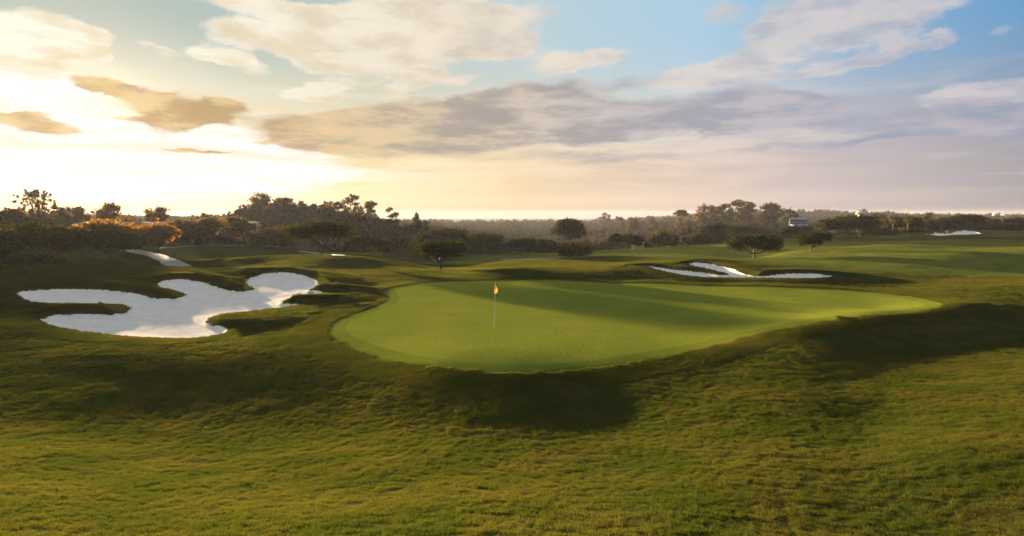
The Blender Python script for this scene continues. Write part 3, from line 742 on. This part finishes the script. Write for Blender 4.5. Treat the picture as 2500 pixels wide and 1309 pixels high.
GA = 'umbrella pines on the course'; GB = 'dark bushes at the far edge of the course'; GC = 'gum trees on the skyline'; GD = 'trees behind the left mounds'; GE = 'trees along the right fairway'; GF = 'palms beyond the right fairway'
T = [
 # kind px top D width label group low
 ('spread', 92, 546, 80, 215, 'big dark spreading tree on the far left, its crown nearly touching the ground', GD, .30),
 ('bush', 8, 560, 76, 70, 'dark bush cut by the left photo edge before the big spreading tree', GD, .2),
 ('bush', 48, 622, 74, 60, 'low dark shrub under the left side of the big spreading tree', GD, .2),
 ('bush', 100, 628, 74, 44, 'small shrub under the middle of the big spreading tree', GD, .2),
 ('pine', 276, 570, 82, 150, 'umbrella pine with forked bare limbs, glowing in the sun glare left of the purple path', GA, .42),
 ('spread', 300, 540, 112, 190, 'wide golden lit tree directly behind the umbrella pine in the sun glare', GD, .32),
 ('spread', 385, 548, 118, 90, 'brown leafy tree between the glare tree and the white building', GD, .32),
 ('spread', 215, 552, 118, 70, 'hazy low tree between the big spreading tree and the glare pine', GD, .2),
 ('spread', 30, 520, 225, 150, 'hazy tree mass above the far left bush, below the skyline', GD, .2),
 ('spread', 120, 524, 225, 140, 'hazy canopy behind the big spreading tree, under the tall open ball shaped tree', GD, .2),
 ('spread', 200, 532, 225, 70, 'hazy canopy left of the small pale building', GD, .2),
 ('vase', 98, 464, 205, 84, 'tall ball shaped tree with fine bare branches, highest on the left skyline', GC, .30),
 ('gum', 150, 504, 205, 48, 'small ragged gum just right of the tall ball shaped tree', GC, .3),
 ('gum', 196, 506, 210, 56, 'ragged gum on the skyline between the ball shaped tree and the golden gum', GC, .3),
 ('gum', 275, 497, 200, 92, 'broad golden backlit gum on the skyline above the glare pine', GC, .3),
 ('gum', 388, 507, 200, 66, 'solitary backlit gum above the left end of the long white building', GC, .3),
 ('gum', 30, 508, 210, 60, 'thin flat topped gum at the far left of the skyline', GC, .4),
 ('spread', 478, 535, 132, 112, 'round dense tree standing on the low mound in front of the long white building', GD, .30),
 ('spread', 583, 531, 138, 82, 'round headed tree on a tall straight trunk right of the long white building', GD, .42),
 ('bush', 612, 577, 138, 50, 'low bush at the foot of the tall trunked round tree', GB, .2),
 ('bush', 660, 558, 135, 128, 'wide dense dark bush left of the largest umbrella pine', GB, .15),
 ('gum', 500, 521, 230, 36, 'small gum crown peeping over the round dense tree', GC, .4),
 ('gum', 592, 517, 240, 36, 'small feathery gum at the left foot of the tall gum hill', GC, .4),
 ('pine', 783, 541, 88, 164, 'largest umbrella pine, leaning trunk, whose shadow falls on the putting green', GA, .40),
 ('spread', 886, 577, 108, 96, 'low spreading tree with a short forked trunk right of the largest umbrella pine', GA, .36),
 ('bush', 932, 584, 126, 60, 'small dark bush right of the low spreading tree', GB, .2),
 ('spread', 1072, 560, 122, 122, 'broad dark tree directly behind the small leaning pine', GB, .12),
 ('pine', 1075, 588, 75, 108, 'small pine with layered crown and thin leaning trunk nearest the back of the green', GA, .42),
 ('bush', 1180, 569, 130, 84, 'round dark bush right of the small leaning pine', GB, .15),
 ('bush', 1214, 585, 134, 34, 'narrow bush touching the right side of the round dark bush', GB, .15),
 ('pine', 1270, 583, 124, 66, 'small flat topped pine on the far mound near the middle of the photo', GA, .45),
 ('bush', 1322, 586, 140, 76, 'dark thicket right of the small flat topped pine', GB, .15),
 ('spread', 1392, 537, 168, 80, 'tall domed tree rising above the thicket in the middle distance', GB, .42),
 ('bush', 1395, 592, 150, 96, 'dark bush below the tall domed tree', GB, .15),
 ('spread', 1402, 598, 112, 78, 'low wind shaped bush in front of the tall domed tree', GA, .12),
 ('spread', 1506, 571, 165, 40, 'narrow upright dark tree left of the pale ramp wall', GB, .2),
 ('spread', 1540, 573, 166, 52, 'dark tree with ragged crown beside the pale ramp wall', GB, .25),
 ('bush', 1615, 565, 165, 60, 'yellowish dark tree right of the pale ramp wall', GB, .2),
 ('bush', 1700, 572, 168, 66, 'dark bushy tree right of the half hidden pale house', GB, .2),
 ('spread', 1746, 545, 165, 58, 'tall dark tree behind the left side of the parasol shaped right pine', GB, .3),
 ('spread', 1800, 552, 170, 60, 'dark flat crowned tree above the parasol shaped right pine', GB, .3),
 ('pine', 1841, 574, 99, 114, 'dense parasol shaped pine on the lit slope above the forked bunker', GA, .34),
 ('pine', 1978, 567, 113, 74, 'smaller pine on the slope right of the dense parasol shaped pine', GA, .36),
 ('spread', 1942, 552, 150, 70, 'dark tree just below the blue roofed barn', GE, .2),
 ('spread', 2030, 536, 150, 80, 'dark pine with a visible trunk at the left end of the right tree row', GE, .34),
 ('spread', 2100, 527, 152, 92, 'broad dark tree in the right row before the first palms', GE, .2),
 ('gum', 2160, 534, 168, 60, 'olive tree under the leftmost pair of palms', GE, .1),
 ('spread', 2210, 531, 166, 84, 'tree in the right row left of the tallest palm', GE, .2),
 ('spread', 2262, 538, 170, 60, 'tree hiding the foot of the tallest palm', GE, .15),
 ('spread', 2340, 526, 172, 96, 'domed dark tree behind the far fairway bunker', GE, .2),
 ('spread', 2296, 537, 170, 50, 'small tree behind the left tip of the far fairway bunker', GE, .15),
 ('gum', 2398, 532, 176, 64, 'loose leafy tree right of the far fairway bunker', GE, .1),
 ('bush', 2440, 544, 160, 70, 'round bush right of the loose leafy tree', GE, .15),
 ('spread', 2488, 533, 160, 80, 'dark tree cut by the right edge of the photo', GE, .15),
 ('bush', 2380, 558, 158, 60, 'low bush at the right tip of the far fairway bunker', GE, .15),
 ('bush', 2150, 556, 158, 70, 'low hedge like bush below the leftmost palms', GE, .15),
 ('bush', 2225, 556, 160, 80, 'low bush left of the far fairway bunker', GE, .15),
 ('palm', 2131, 518, 158, 34, 'leftmost palm of the pair above the right tree row', GF, .3),
 ('palm', 2152, 519, 158, 34, 'palm right beside the leftmost palm', GF, .3),
 ('palm', 2178, 523, 158, 36, 'lower palm between the pair and the distant mast', GF, .3),
 ('palm', 2214, 524, 158, 34, 'low palm right under the distant mast', GF, .3),
 ('palm', 2258, 515, 158, 44, 'tallest feathery palm of the right tree row', GF, .3),
 ('palm', 2296, 523, 158, 34, 'small palm right of the tallest feathery palm', GF, .3),
 ('fan', 2312, 519, 420, 8, 'thin fan palm alone on the horizon above the far fairway bunker', GF, .3),
 ('fan', 2363, 521, 400, 9, 'left one of two fan palms side by side on the right horizon', GF, .3),
 ('fan', 2376, 522, 400, 8, 'right one of two fan palms side by side on the right horizon', GF, .3),
 ('fan', 2033, 513, 600, 6, 'tall fan palm at the left end of the distant hill ridge with houses', GF, .3),
 ('fan', 2047, 516, 600, 6, 'fan palm just right of the tall one on the distant hill ridge', GF, .3),
 ('gum', 1668, 513, 345, 52, 'domed gum at the left end of the tall skyline group', GC, .25),
 ('gum', 1720, 502, 350, 66, 'leaning dark gum left of the tallest skyline gums', GC, .2),
 ('gum', 1762, 499, 345, 46, 'flat headed gum in the middle of the tall skyline group', GC, .3),
 ('gum', 1800, 489, 350, 50, 'tallest ragged gum of the right skyline group', GC, .3),
 ('gum', 1826, 493, 352, 44, 'second ragged gum touching the tallest one', GC, .3),
 ('gum', 1880, 497, 340, 64, 'gum with an arched wind swept crown standing apart on the right skyline', GC, .35),
 ('bush', 1925, 513, 360, 40, 'dark round tree on the skyline right of the wind swept gum', GC, .2),
 ('vase', 1478, 521, 480, 30, 'small open crowned gum alone on the middle skyline', GC, .3),
 ('gum', 1514, 530, 500, 24, 'tiny arched gum right of the small open crowned gum', GC, .3),
 ('bush', 1545, 533, 380, 30, 'yellowish round tree on the middle skyline', GC, .2),
 ('gum', 1590, 529, 420, 22, 'twin topped small gum left of the tall skyline group', GC, .2),
 ('gum', 645, 474, 258, 84, 'massive gum forming the left summit of the hazy hill trees', GC, .12),
 ('gum', 690, 484, 262, 66, 'tall gum just right of the massive summit gum', GC, .12),
 ('gum', 730, 492, 258, 50, 'hazy gum with separate round heads right of the summit', GC, .25),
 ('gum', 766, 499, 262, 44, 'lower hazy gum in the dip of the hill trees', GC, .25),
 ('gum', 806, 495, 258, 48, 'hazy gum above the largest umbrella pine', GC, .25),
 ('gum', 862, 478, 260, 54, 'slender tall gum with tiered clumps, second summit of the hazy hill trees', GC, .25),
 ('gum', 832, 494, 262, 44, 'hazy gum at the left shoulder of the slender tall gum', GC, .25),
 ('gum', 904, 492, 262, 42, 'narrow gum with see through crown right of the slender tall gum', GC, .25),
 ('gum', 958, 509, 280, 42, 'open gum standing apart at the right end of the hazy hill trees', GC, .3),
 ('bush', 1016, 524, 300, 40, 'round hazy tree right of the open gum', GC, .2),
 ('bush', 1038, 541, 290, 28, 'small dark ball shaped tree on the hazy hillside', GC, .2),
]
for kind, px, top, D, w, lab, grp, low in T:
    put_tree(kind, px, top, D, w, lab, 'tree' if kind not in ('bush',) or 'tree' in lab.split() else 'bush', grp, low)

def build_woodland():
    """the far wooded hillsides: one mass of scrub and treetops"""
    col = bpy.data.collections.new('scrub_patches')
    for i in range(6):
        g = np.random.default_rng(100 + i); lobes = []
        for k in range(7):
            a = g.random() * 6.28; q = g.random() * .6; s = .38 + .2 * g.random(); lobes.append((q * math.cos(a), q * math.sin(a), .3 + .6 * g.random() * (1 - q), s, s, s * .8))
        V, F, k = leaves(lobes, 520, .13, g)
        o = mesh_np(f's{i}', V, F, M_SCRUB); COL.objects.unlink(o); col.objects.link(o)
        at = o.data.attributes.new('tint', 'FLOAT', 'FACE'); at.data.foreach_set('value', g.random(k).astype(np.float32))
    g = np.random.default_rng(3); P_, sc = [], []
    for step, r0, r1, s0, s1, keep in ((6.0, 178, 330, 2.2, 4.2, .8), (9, 330, 640, 3.5, 7, .85), (15, 640, 1300, 5.5, 10, .85), (28, 1300, 2600, 6, 11, .7)):
        n = int(r1 / step) + 1
        X, Y = np.meshgrid(np.arange(-n, n + 1) * step, np.arange(0, n + 1) * step)
        x = X.ravel() + (g.random(X.size) - .5) * step * .9; y = Y.ravel() + (g.random(X.size) - .5) * step * .9
        r = np.hypot(x, y); th = np.arctan2(x, y)
        k = (r >= r0) & (r < r1) & (np.abs(th) < R(50)) & (g.random(x.size) < keep) & (vnoise(x / 45, y / 45) + .5 * vnoise(x / 16 + 3, y / 16) < .22)
        k &= ~((x > 0) & (th > R(28)) & (r < 190))
        k &= ~((r > 1000) & (th > R(-22)) & (th < R(14)))
        x, y = x[k], y[k]; z = base_h(x, y); P_.append(np.stack([x, y, z], -1)); hill = (np.arctan2(x, y) > R(-21.5)) & (np.arctan2(x, y) < R(-10.5)) & (np.hypot(x, y) < 340); sc.append((s0 + (s1 - s0) * g.random(len(x)) ** 1.6) * np.where(hill, 1.9, 1) * np.where((np.arctan2(x, y) > R(20)) & (np.hypot(x, y) < 800), .55, 1))
    P_ = np.concatenate(P_); sc = np.concatenate(sc); n = len(P_)
    me = bpy.data.meshes.new('woodland'); me.vertices.add(n); me.vertices.foreach_set('co', P_.astype(np.float32).ravel())
    rot = np.zeros((n, 3), np.float32); rot[:, 2] = g.random(n) * 6.28
    a = me.attributes.new('rot', 'FLOAT_VECTOR', 'POINT'); a.data.foreach_set('vector', rot.ravel())
    a = me.attributes.new('siz', 'FLOAT', 'POINT'); a.data.foreach_set('value', sc.astype(np.float32))
    a = me.attributes.new('variant', 'INT', 'POINT'); a.data.foreach_set('value', g.integers(0, 6, n).astype(np.int32))
    o = bpy.data.objects.new('woodland', me); COL.objects.link(o)
    ng = bpy.data.node_groups.new('scrub_scatter', 'GeometryNodeTree'); ng.interface.new_socket('Geometry', in_out='INPUT', socket_type='NodeSocketGeometry'); ng.interface.new_socket('Geometry', in_out='OUTPUT', socket_type='NodeSocketGeometry')
    N, L = ng.nodes, ng.links
    gi = N.new('NodeGroupInput'); go = N.new('NodeGroupOutput'); ci = N.new('GeometryNodeCollectionInfo'); ip = N.new('GeometryNodeInstanceOnPoints')
    ci.inputs['Collection'].default_value = col; ci.inputs['Separate Children'].default_value = True; ci.inputs['Reset Children'].default_value = True
    ar = N.new('GeometryNodeInputNamedAttribute'); ar.data_type = 'FLOAT_VECTOR'; ar.inputs[0].default_value = 'rot'
    er = N.new('FunctionNodeEulerToRotation'); L.new(ar.outputs[0], er.inputs[0])
    as_ = N.new('GeometryNodeInputNamedAttribute'); as_.data_type = 'FLOAT'; as_.inputs[0].default_value = 'siz'; L.new(as_.outputs[0], ip.inputs['Scale'])
    av = N.new('GeometryNodeInputNamedAttribute'); av.data_type = 'INT'; av.inputs[0].default_value = 'variant'
    L.new(gi.outputs[0], ip.inputs['Points']); L.new(ci.outputs[0], ip.inputs['Instance']); ip.inputs['Pick Instance'].default_value = True
    L.new(av.outputs[0], ip.inputs['Instance Index']); L.new(er.outputs[0], ip.inputs['Rotation']); L.new(ip.outputs[0], go.inputs[0])
    md = o.modifiers.new('scatter', 'NODES'); md.node_group = ng
    tag(o, 'hazy brown green scrub and treetops covering the hillsides beyond the course', 'woodland', kind='stuff'); print('scrub', n)
build_woodland()

# ------------------------------------------------------------------ flagstick
def simple_mat(name, col, rough=.6, spec=.3, nscale=0, var=.15, bump=0):
    mt, N, L, P = newmat(name); P.inputs['Roughness'].default_value = rough; P.inputs['Specular IOR Level'].default_value = spec
    if nscale:
        tc = N.new('ShaderNodeTexCoord'); n = nnoise(N, L, tc.outputs['Object'], nscale, 4, .6)
        L.new(nmix(N, L, n, tuple(c * (1 - var) for c in col), tuple(min(1, c * (1 + var)) for c in col)), P.inputs['Base Color'])
        if bump:
            b = N.new('ShaderNodeBump'); b.inputs['Distance'].default_value = bump; L.new(n, b.inputs['Height']); L.new(b.outputs[0], P.inputs['Normal'])
    else: P.inputs['Base Color'].default_value = (*col, 1)
    return mt
def build_flag():
    p = unproject(1207, 800, 0, 20); x, y = p; z = ground_z(x, y)
    r = empty('flagstick', (x, y, z)); tag(r, 'pale flagstick with a small limp orange flag in the hole on the putting green', 'flagstick')
    H = 2.14; lean = .045
    pm = simple_mat('stick_paint', (.62, .70, .66), .35, .5)
    V, F = tube([(0, 0, -.1), (lean * .5, 0, H * .5), (lean, 0, H)], [.0135, .011, .009], 10); mesh_np('pole', V, F, pm, r, True)
    V, F = tube([(lean, 0, H - .005), (lean, 0, H + .02)], [.014, .012], 10)
    V, F = np.vstack([V, [[lean, 0, H + .028]]]), F; mesh_np('top_cap', V, np.array(F), simple_mat('cap', (.5, .3, .12)), r, True)
    # hanging folded flag
    fm, N, L, P = newmat('flag_cloth'); N.remove(P); out = [n for n in N if n.type == 'OUTPUT_MATERIAL'][0]
    d = N.new('ShaderNodeBsdfDiffuse'); t = N.new('ShaderNodeBsdfTranslucent'); mx = N.new('ShaderNodeMixShader'); mx.inputs[0].default_value = .5
    d.inputs[0].default_value = (.50, .22, .05, 1); t.inputs[0].default_value = (.40, .17, .03, 1)
    L.new(d.outputs[0], mx.inputs[1]); L.new(t.outputs[0], mx.inputs[2]); L.new(mx.outputs[0], out.inputs[0])
    nu, nv = 14, 16; V = []
    for j in range(nv + 1):
        v = j / nv
        for i in range(nu + 1):
            u = i / nu
            w = .13 * (1 - abs(v - .62) ** 1.5 * 1.6) * u * (.35 + .65 * min(1, v * 2.2))
            xx = lean + .004 + w - .055 * v * (1 - u * .4); yy = .045 * math.sin(u * 7 + v * 2) * u
            V.append((xx, yy, H - .03 - v * .50 - u * (.09 * (1 - v))))
    F = [(j * (nu + 1) + i, j * (nu + 1) + i + 1, (j + 1) * (nu + 1) + i + 1, (j + 1) * (nu + 1) + i) for j in range(nv) for i in range(nu)]
    fl = mesh_np('flag', V, np.array(F), fm, r, True)
    # dark emblem sewn on the cloth
    V2 = []; 
    for k in range(12):
        a = 2 * math.pi * k / 12; u, v = .42 + .20 * math.cos(a), .43 + .10 * math.sin(a)
        i, j = u * nu, v * nv; p_ = V[int(round(j)) * (nu + 1) + int(round(i))]; V2.append((p_[0], p_[1] - .006, p_[2]))
    me = bpy.data.meshes.new('emblem'); me.from_pydata(V2, [], [tuple(range(12))]); me.materials.append(simple_mat('emblem_ink', (.22, .05, .02), .8)); e = bpy.data.objects.new('emblem', me); COL.objects.link(e); e.parent = fl
    # hole cup
    V, F = tube([(0, 0, .003), (0, 0, -.1)], [.054, .054], 16); mesh_np('cup', V, F, simple_mat('cup_white', (.3, .3, .28)), r, True)
build_flag()

# ------------------------------------------------------------------ cart paths
M_PATH = simple_mat('path_concrete', (.17, .155, .16), .9, .1, 1.5, .12)
def path(name, pts, w, lab=None):
    P_ = np.array([unproject(px, py, 0, 70) if len(t) == 0 else np.array(wpt(px, py, t[0])[:2]) for px, py, *t in pts])
    C = []
    for i in range(len(P_) - 1):
        for t in np.linspace(0, 1, 14, endpoint=False): C.append(P_[i] * (1 - t) + P_[i + 1] * t)
    C.append(P_[-1]); C = np.array(C)
    for _ in range(12): C[1:-1] = (C[:-2] + C[1:-1] * 2 + C[2:]) / 4
    T_ = np.gradient(C, axis=0); T_ /= np.linalg.norm(T_, axis=1)[:, None]; Nn = np.stack([T_[:, 1], -T_[:, 0]], -1)
    nu = 7; V = []
    for j in range(nu):
        o = (j / (nu - 1) - .5) * w; q = C + Nn * o; z = surf(q[:, 0], q[:, 1])[0] + (.07 if 0 < j < nu - 1 else -.15); V.append(np.stack([q[:, 0], q[:, 1], z], -1))
    n = len(C); V = np.concatenate(V); F = np.array([(j * n + i, (j + 1) * n + i, (j + 1) * n + i + 1, j * n + i + 1) for j in range(nu - 1) for i in range(n - 1)])
    o = mesh_np(name, V, F, M_PATH, smooth=True); tag(o, kind='structure')
path('cart_path', [(300, 611), (345, 616), (385, 625), (415, 636), (440, 650)], 3.4)
path('cart_path', [(380, 606), (440, 603), (520, 599), (600, 598), (680, 603)], 2.6)
path('cart_path', [(735, 614), (790, 619), (830, 624)], 2.2)
path('cart_path', [(1225, 634), (1300, 632), (1380, 628), (1440, 623)], 1.3)

# ------------------------------------------------------------------ buildings and small far things
def box(name, c, s, mat, parent=None, rz=0, bev=0):
    bm = bmesh.new(); bmesh.ops.create_cube(bm, size=1)
    for v in bm.verts: v.co = Vector((v.co.x * s[0], v.co.y * s[1], v.co.z * s[2]))
    if bev: bmesh.ops.bevel(bm, geom=bm.edges[:], offset=bev, segments=1, affect='EDGES')
    me = bpy.data.meshes.new(name); bm.to_mesh(me); bm.free(); me.materials.append(mat)
    o = bpy.data.objects.new(name, me); COL.objects.link(o); o.location = c; o.rotation_euler = (0, 0, rz)
    if parent: o.parent = parent
    return o
def gable(name, w, d, h, z, mat, parent, over=.3, t=.15):
    """gable roof, ridge along x"""
    W, Dp = w / 2 + over, d / 2 + over
    V = [(-W, -Dp, z), (W, -Dp, z), (W, 0, z + h), (-W, 0, z + h), (W, Dp, z), (-W, Dp, z)]; V += [(a, b, c - t) for a, b, c in V]
    F = [(0, 1, 2, 3), (3, 2, 4, 5), (6, 9, 8, 7), (9, 11, 10, 8), (0, 6, 7, 1), (5, 4, 10, 11), (0, 3, 9, 6), (3, 5, 11, 9), (1, 7, 8, 2), (2, 8, 10, 4)]
    return mesh_np(name, V, np.array(F), mat, parent)
M_WHITE = simple_mat('white_wall', (.50, .48, .47), .8, .2, .4, .06); M_WIN = simple_mat('dark_glass', (.03, .035, .04), .1, .5); M_TRIM = simple_mat('roof_grey', (.45, .43, .44), .7, .2, .5, .1)
M_METAL = simple_mat('blue_metal_roof', (.17, .21, .29), .5, .4, 1, .1); M_DARK = simple_mat('dark_timber', (.05, .045, .045), .8, .1, 2, .3); M_TAN = simple_mat('tan_plaster', (.38, .32, .27), .9, .1, .6, .1); M_BROWN = simple_mat('brown_roof', (.22, .14, .10), .85, .1, .8, .15)
def long_building(px0, px1, pytop, pybot, D, lab):
    x0 = wpt(px0, pytop, D)[0]; x1 = wpt(px1, pytop, D)[0]; zt = wpt(px0, pytop, D)[2]; zb = wpt(px0, pybot, D)[2]; w = x1 - x0
    r = empty('white_building', ((x0 + x1) / 2, D, zb)); tag(r, lab, 'building', 'low white buildings behind the left trees')
    h = zt - zb; box('wall', (0, 4, h / 2 - 1), (w, 8, h + 2), M_WHITE, r)
    box('roof', (0, 4, h + .12), (w + 1, 9, .24), M_TRIM, r)
    box('roof_band', (0, -.10, h * .72), (w, .16, .18), M_TRIM, r)
    n = max(2, int(w / 4.5))
    for i in range(n):
        wx = -w / 2 + (i + .5) * w / n; f = box('window', (wx, -.03, h * .40), (1.9, .06, h * .30), M_WIN, r); box('window_frame', (0, -.04, -h * .165), (2.1, .1, .08), M_WHITE, f)
long_building(190, 268, 546, 562, 176, 'small piece of a low white building seen between the far left trees')
long_building(350, 602, 545, 571, 180, 'long low white building behind the round dense tree')
def barn():
    D = 300; x, y, z = wpt(1950, 558, D); r = empty('barn', (x, D, z), R(-12)); tag(r, 'dark barn with a two step blue grey metal roof on the right hillside', 'barn')
    s = D / FP
    box('wall', (0, 3, 1.4), (7.2, 5, 5.2), M_DARK, r)
    V = [(-5.2, -1.6, .9), (3.4, -1.6, .9), (3.9, .45, 2.0), (-3.4, .45, 2.0)]; V += [(a, b, c - .15) for a, b, c in V]
    mesh_np('lean_to_roof', V, np.array([(0, 1, 2, 3), (7, 6, 5, 4), (0, 4, 5, 1), (1, 5, 6, 2), (2, 6, 7, 3), (3, 7, 4, 0)]), M_METAL, r)
    box('lean_to', (0, -.5, -.6), (7, 2, 2.6), M_DARK, r)
    V = [(-3.7, .3, 2.6), (3.9, .3, 2.6), (3.9, 3, 4.6), (-3.2, 3, 4.6), (3.9, 5.7, 2.8), (-3.7, 5.7, 2.8)]; V += [(a, b, c - .15) for a, b, c in V]
    mesh_np('upper_roof', V, np.array([(0, 1, 2, 3), (3, 2, 4, 5), (6, 9, 8, 7), (9, 11, 10, 8), (0, 6, 7, 1), (5, 4, 10, 11), (0, 3, 9, 6), (3, 5, 11, 9), (1, 7, 8, 2), (2, 8, 10, 4)]), M_METAL, r)
    V, F = tube([(3.4, 3, 4.5), (3.4, 3, 6.2)], [.06, .05], 6); mesh_np('roof_pole', V, F, M_TRIM, r)
    box('door', (1.2, -1.53, -.5), (1.4, .08, 2.0), M_TRIM, r)
barn()
def house(px, py, D, w, h, lab, wall=M_WHITE, roof=M_BROWN, grp='small houses beyond the course', rz=0, rh=1.2, nwin=3):
    x, y, z = wpt(px, py, D); r = empty('house', (x, D, z), R(rz)); tag(r, lab, 'house', grp)
    box('wall', (0, 0, h / 2 - 1), (w, w * .7, h + 2), wall, r); gable('roof', w, w * .7, rh, h + .1, roof, r)
    for i in range(nwin):
        box('window', (-w / 2 + (i + .5) * w / nwin, -w * .35 - .02, h * .55), (w / nwin * .4, .08, h * .35), M_WIN, r)
house(1660, 604, 186, 6.5, 2.2, 'pale house with a flat brown roof half hidden by bushes left of the right pines', M_WHITE, M_BROWN, rh=.35)
house(2104, 541, 260, 3.4, 2.6, 'tiny white house behind the left end of the right tree row', M_WHITE, M_TAN)
for i, (px, py, w, lab) in enumerate(((1986, 521, 9, 'pale house at the left end of the distant ridge'), (2062, 524, 10, 'pale house below the pair of distant fan palms'), (2078, 526, 9, 'wide pale house next to the one below the distant fan palms'),
        (2095, 528, 9, 'third pale house down the distant ridge'), (2112, 528, 11, 'pale house at the right end of the distant ridge'), (2430, 527, 8, 'white speck of a house on the right horizon'), (2452, 529, 8, 'white speck of a house near the right edge of the horizon'))):
    house(px, py + 4, 900, w, 4.5, lab, M_WHITE, M_TRIM, 'houses on the distant ridge', rz=i * 23 - 40, nwin=2)
def ramp_wall():
    x, y, z = wpt(1558, 612, 172); r = empty('retaining_wall', (x, 172, z)); tag(r, 'pale pinkish sloped concrete wall between the dark middle trees', 'wall')
    V = [(-1.7, 0, 0), (1.3, 0, 0), (1.6, 0, 2.0), (.2, 0, 1.7), (-1.2, 0, 1.2)]; n = len(V); V += [(a, .5, c) for a, b, c in V]
    me = bpy.data.meshes.new('slab'); me.from_pydata(V, [], [tuple(range(n)), tuple(range(2 * n - 1, n - 1, -1))] + [(i, (i + 1) % n + 0, (i + 1) % n + n, i + n) for i in range(n)]); me.materials.append(M_TAN)
    o = bpy.data.objects.new('slab', me); COL.objects.link(o); o.parent = r
    box('coping', (.9, .25, 1.92), (1.5, .6, .12), M_WHITE, r).rotation_euler = (0, R(-12), 0)
ramp_wall()
def mast():
    x, y, z = wpt(2211, 530, 900); r = empty('radio_mast', (x, 900, z)); tag(r, 'thin radio mast on the horizon above the right tree row', 'mast')
    V, F = tube([(0, 0, -6), (0, 0, 11.5)], [.35, .2], 6); mesh_np('pole', V, F, M_TRIM, r)
    for k, zz in enumerate((7.5, 9.5)): box('crossbar', (0, 0, zz), (1.8, .2, .2), M_TRIM, r)
mast()
def ball_washer():
    p = unproject(425, 631, 0, 80); x, y = p; r = empty('ball_washer', (x, y, ground_z(x, y))); tag(r, 'small dark ball washer on a thin post beside the purple cart path', 'ball washer')
    V, F = tube([(0, 0, -.1), (0, 0, .95)], [.045, .04], 8); mesh_np('post', V, F, M_DARK, r)
    box('tank', (-.10, 0, .45), (.28, .24, .42), M_DARK, r, bev=.04); box('lid', (.02, 0, .98), (.14, .14, .08), M_DARK, r, bev=.02)
ball_washer()
def spiky(px, D, n, hgt, lab):
    x = (px - 1250) / FP / math.cos(PITCH) * D; g = np.random.default_rng(int(px)); V = []; F = []
    for i in range(n):
        a = g.random() * 6.28; e = R(g.uniform(25, 85)); L_ = hgt * g.uniform(.7, 1.1); d = np.array([math.cos(a) * math.cos(e), math.sin(a) * math.cos(e), math.sin(e)]); sd = np.array([-math.sin(a), math.cos(a), 0]) * .045 * hgt
        b = len(V); c = np.array([g.normal() * hgt * .25, g.normal() * hgt * .2, 0]); V += [c + sd, c - sd, c + d * L_ * .6 - sd * .9 + [0, 0, .03], c + d * L_ * .6 + sd * .9, c + d * L_ + [0, 0, -.08 * L_]]; F += [(b, b + 1, b + 2), (b, b + 2, b + 3), (b + 3, b + 2, b + 4)]
    o = mesh_np('spiky_plant', V, np.array(F), M_PALM, loc=(x, D, ground_z(x, D) - .05)); tag(o, lab, 'plant', 'spiky plants on the left crest')
spiky(128, 72, 60, .95, 'spiky sword leaved plant under the trunk of the big spreading tree')
spiky(150, 72, 70, 1.0, 'spiky sword leaved plant at the right end of the crest planting')

# ------------------------------------------------------------------ haze
def build_haze():
    bm = bmesh.new(); bmesh.ops.create_cube(bm, size=1); me = bpy.data.meshes.new('haze'); bm.to_mesh(me); bm.free()
    o = bpy.data.objects.new('haze', me); COL.objects.link(o); o.scale = (6100, 6100, 49); o.location = (0, 0, -7)
    mt = bpy.data.materials.new('haze'); mt.use_nodes = True; N = mt.node_tree.nodes; L = mt.node_tree.links; N.clear()
    out = N.new('ShaderNodeOutputMaterial'); v = N.new('ShaderNodeVolumePrincipled'); v.inputs['Color'].default_value = (.56, .58, .68, 1)
    v.inputs['Density'].default_value = HAZE_D; v.inputs['Anisotropy'].default_value = .2; L.new(v.outputs[0], out.inputs['Volume']); me.materials.append(mt)
    tag(o, 'thin warm evening haze over the far trees', 'haze', kind='stuff')
HAZE_D = .00012
build_haze()
